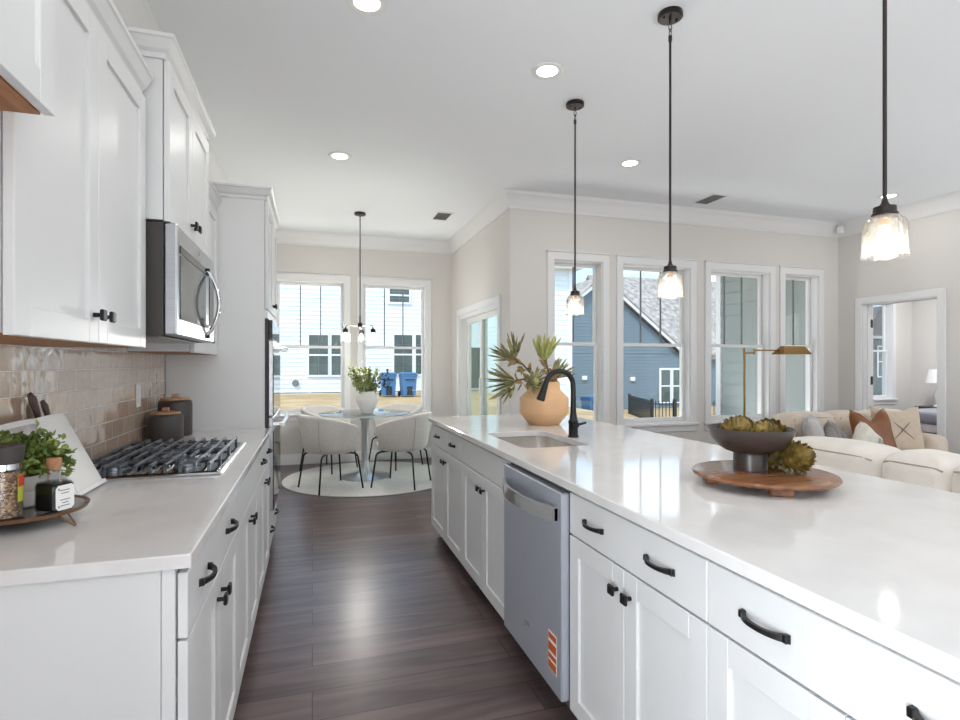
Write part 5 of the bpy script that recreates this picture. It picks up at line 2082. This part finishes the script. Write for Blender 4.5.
back_cushion(2.90, 3.22, 2.165, 2.80, 0.46, 0.838)
back_cushion(2.90, 3.22, 1.815, 2.15, 0.46, 0.842)
back_cushion(2.88, 3.24, 1.02, 1.805, 0.46, 0.855)
back_cushion(2.90, 3.22, 0.26, 1.01, 0.46, 0.86)
for x, y in ((SX0 + 0.06, 0.12), (SX0 + 0.06, 2.72), (SX0 + 0.90, 0.12), (SX0 + 0.90, 2.72)):
    part('leg', MB().cyl((x, y, 0.0), (x, y, 0.09), 0.022, 0.03, 12), 'darkwood', t)

# far sofa, its back to the windows
t = thing('sofa', 'sand-coloured sofa facing the kitchen below the living room windows', 'sofa', (4.9, 3.7, 0))
FX0, FX1, FY0, FY1 = 4.02, 5.62, 3.12, 4.12
part('back_frame', pillowbox(FX0, FX1, FY1 - 0.2, FY1, 0.08, 0.78, 0.06, 0.0), 'sofa_far', t, angle=60)
part('base', pillowbox(FX0, FX1, FY0 + 0.05, FY1 - 0.15, 0.08, 0.32, 0.03, 0.0), 'sofa_far', t, angle=60)
part('arm', pillowbox(FX0 - 0.02, FX0 + 0.22, FY0 + 0.4, FY1 - 0.05, 0.08, 0.62, 0.06, 0.012), 'sofa_far', t, angle=60)
part('arm', pillowbox(FX1 - 0.24, FX1 + 0.0, FY0 + 0.36, FY1 - 0.05, 0.08, 0.655, 0.06, 0.012), 'sofa_far', t, angle=60)
for x0, x1 in ((FX0 + 0.22, 4.80), (4.81, FX1 - 0.24)):
    part('seat_cushion', pillowbox(x0, x1, FY0, FY1 - 0.36, 0.325, 0.468, 0.05, 0.012), 'sofa_far', t, angle=60)
for x0, x1 in ((4.08, 4.615), (4.625, 5.065), (5.075, 5.60)):
    o = part('back_cushion', pillowbox(x0, x1, 3.765, 4.06, 0.475, 0.850, 0.07, 0.03), 'sofa_far', t, angle=60)
    m = MB()
    for xx in (x0 + 0.03, x1 - 0.03):
        m.tube([(xx, 3.775, 0.54), (xx, 3.765, 0.70), (xx, 3.79, 0.82)], 0.004, 6)
    m.tube([(x0 + 0.03, 3.79, 0.82), ((x0 + x1) / 2, 3.775, 0.835), (x1 - 0.03, 3.79, 0.82)], 0.004, 6)
    part('piping', m, 'pip', o)
for x, y in ((FX0 + 0.08, FY0 + 0.12), (FX1 - 0.08, FY0 + 0.12), (FX0 + 0.08, FY1 - 0.08), (FX1 - 0.08, FY1 - 0.08)):
    part('leg', MB().cyl((x, y, 0.0), (x, y, 0.09), 0.022, 0.03, 12), 'darkwood', t)


# throw pillows
def throw(label, loc, w, h, T, rx, rz, mt, roll=0.0, dent=0.0):
    n = 14
    t = thing('throw_pillow', label, 'pillow', loc, 'throw pillows on the sofas')
    m = MB()
    vs, fs = [], []
    for sgn in (1, -1):
        for j in range(n + 1):
            for i in range(n + 1):
                u, v = -1 + 2 * i / n, -1 + 2 * j / n
                k = (1 - u ** 4) * (1 - v ** 4)
                th = T / 2 * (max(k, 0) ** 0.55)
                pin = 1 - 0.10 * (1 - v * v) * abs(u) ** 3 - 0.0
                pin2 = 1 - 0.10 * (1 - u * u) * abs(v) ** 3
                zt = v * h / 2 * pin2
                if v > 0:
                    zt -= dent * h * (v ** 1.5) * max(0, 1 - (u / 0.75) ** 2)
                wv = mnoise.noise(Vector((u * 2.2, v * 2.2, loc[0] * 3 + sgn))) * 0.012 * max(k, 0) ** 0.5
                vs.append((u * w / 2 * pin, sgn * (th + wv), zt))
    N = (n + 1) ** 2
    for s in (0, 1):
        for j in range(n):
            for i in range(n):
                a = s * N + j * (n + 1) + i
                fs.append((a, a + 1, a + n + 2, a + n + 1))
    m.add(vs, fs)
    bm = bmesh.new()
    bv = [bm.verts.new(p) for p in m.v]
    for f in m.f:
        bm.faces.new([bv[i] for i in f])
    bmesh.ops.remove_doubles(bm, verts=list(bm.verts), dist=0.0005)
    mm = MB().take(bm)
    M = Matrix.Translation(loc) @ Matrix.Rotation(rz, 4, 'Z') @ Matrix.Rotation(rx, 4, 'X') @ Matrix.Rotation(roll, 4, 'Y')
    part('cover', mm.rot(M), mt, t, angle=70)
    return t, M


# leaning on the far sofa (they face the kitchen)
throw('pale grey throw pillow at the left end of the sand sofa', (4.10, 3.57, 0.685), 0.42, 0.40, 0.15, radians(-14), radians(38), 'pil_light')
throw('grey striped throw pillow tilted on its corner at left of the sand sofa', (4.24, 3.50, 0.665), 0.26, 0.26, 0.13, radians(-18), radians(12), 'pil_grey', roll=radians(42))
tt, M = throw('ivory throw pillow with braided tassel tilted before the caramel one', (4.47, 3.40, 0.655), 0.27, 0.27, 0.14, radians(-16), radians(8), 'pil_white', roll=radians(44))
m = MB()
for k in range(5):
    m.tube([M @ Vector((0.035 + 0.007 * k, -0.074, 0.06)), M @ Vector((0.03 + 0.012 * k, -0.082, 0.02)), M @ Vector((0.025 + 0.016 * k, -0.078, -0.03))], 0.005, 6)
part('tassel', m, 'pip', tt)
throw('caramel leather throw pillow with dented top on the sand sofa', (4.71, 3.53, 0.705), 0.46, 0.44, 0.16, radians(-14), radians(4), 'pil_brown', dent=0.26)
tt, M = throw('beige throw pillow with crossed diagonal stitching at the right end of the sand sofa', (5.08, 3.58, 0.71), 0.43, 0.45, 0.15, radians(-14), radians(-22), 'pil_beige', dent=0.06)
m = MB()
for sgn in (-1, 1):
    m.tube([M @ Vector((sgn * u * 0.17, -0.075 * (1 - abs(u) ** 3) - 0.004 , u * 0.17)) for u in [-0.9 + 0.1 * k for k in range(19)]], 0.003, 5)
part('stitching', m, 'thread', tt)

# brass floor lamp
lx, ly = 4.04, 4.30
t = thing('floor_lamp', 'brass pharmacy floor lamp with swing arm behind the sand sofa', 'lamp', (lx, ly, 0))
part('base', MB().lathe([(0.0, 0.0), (0.125, 0.0), (0.13, 0.008), (0.12, 0.016), (0.02, 0.022), (0.0, 0.022)], (lx, ly, 0), 40, cap0=False, cap1=False), 'brass', t)
part('pole', MB().cyl((lx, ly, 0.02), (lx, ly, 1.475), 0.010, 0.010, 14), 'brass', t)
m = MB().cyl((lx, ly, 1.425), (lx + 0.11, ly - 0.01, 1.425), 0.007, 0.007, 10)
m.cyl((lx + 0.11, ly - 0.01, 1.41), (lx + 0.11, ly - 0.01, 1.465), 0.010, 0.010, 12)
m.cyl((lx + 0.11, ly - 0.01, 1.452), (lx + 0.39, ly - 0.04, 1.452), 0.007, 0.007, 10)
part('swing_arm', m, 'brass', t)
m = MB()
x0, x1 = lx + 0.36, lx + 0.71
yc = ly - 0.05
vs = []
for z, a, b, hw in ((1.412, x0, x1, 0.075), (1.420, x0, x1, 0.075), (1.490, x0 + 0.055, x1 - 0.025, 0.026), (1.495, x0 + 0.06, x1 - 0.03, 0.02)):
    vs += [(a, yc - hw, z), (b, yc - hw, z), (b, yc + hw, z), (a, yc + hw, z)]
fs = []
for j in range(3):
    for i in range(4):
        i2 = (i + 1) % 4
        fs.append((j * 4 + i, j * 4 + i2, j * 4 + 4 + i2, j * 4 + 4 + i))
fs += [(3, 2, 1, 0), (12, 13, 14, 15)]
part('lamp_shade', m.add(vs, fs), 'brass', t)

# ================================================================== BEDROOM BEYOND THE DOORWAY
t = thing('bed', 'low slate-grey upholstered bed with white mattress seen through the bedroom doorway', 'bed', (9.2, 5.0, 0))
part('frame', pillowbox(8.22, 10.26, 4.20, 5.84, 0.14, 0.34, 0.03, 0.0), 'toe', t, angle=60)
part('mattress', pillowbox(8.24, 10.22, 4.22, 5.82, 0.34, 0.50, 0.05, 0.0), 'sheet', t, angle=60)
part('blanket', pillowbox(8.20, 9.50, 4.18, 5.86, 0.46, 0.66, 0.06, 0.01), 'bed', t, angle=60)
part('headboard', pillowbox(10.24, 10.32, 4.16, 5.88, 0.1, 1.1, 0.03, 0.0), 'bed', t, angle=60)
for x, y in ((8.3, 4.3), (8.3, 5.74), (10.2, 4.3), (10.2, 5.74)):
    part('leg', MB().box(x - 0.03, x + 0.03, y - 0.03, y + 0.03, 0.0, 0.145), 'darkwood', t)
for y, lb in ((4.62, 'white bed pillow on the nearer half of the slate bed'), (5.42, 'white bed pillow on the far half of the slate bed')):
    single('bed_pillow', pillowbox(9.62, 10.15, y - 0.33, y + 0.33, 0.505, 0.68, 0.08, 0.02), 'sheet', lb, 'pillow', group='bed pillows', org=(9.9, y, 0.505), angle=70)
t = thing('nightstand', 'small dark nightstand between the slate bed and the bedroom window wall', 'nightstand', (10.05, 6.4, 0))
part('cabinet', MB().box(9.82, 10.30, 6.16, 6.64, 0.10, 0.60, 0.005), 'darkwood', t)
part('drawer', MB().box(9.805, 9.8195, 6.18, 6.62, 0.36, 0.58, 0.004), 'darkwood', t)
for x, y in ((9.85, 6.2), (9.85, 6.6), (10.27, 6.2), (10.27, 6.6)):
    part('leg', MB().cyl((x, y, 0.0), (x, y, 0.102), 0.018, n=10), 'darkwood', t)
t = thing('table_lamp', 'white-shaded table lamp on the bedroom nightstand', 'lamp', (10.02, 6.4, 0.6005))
part('base', MB().lathe([(0.0, 0.0), (0.07, 0.0), (0.07, 0.015), (0.03, 0.03), (0.05, 0.14), (0.05, 0.2), (0.012, 0.32), (0.010, 0.42), (0.0, 0.42)], (10.02, 6.4, 0.6005), 24, cap0=False, cap1=False), 'vase_white', t, angle=50)
part('lamp_shade', MB().lathe([(0.17, 0.40), (0.12, 0.63), (0.117, 0.63), (0.167, 0.40)], (10.02, 6.4, 0.6005), 32, cap0=False, cap1=False), 'shade_lamp', t)
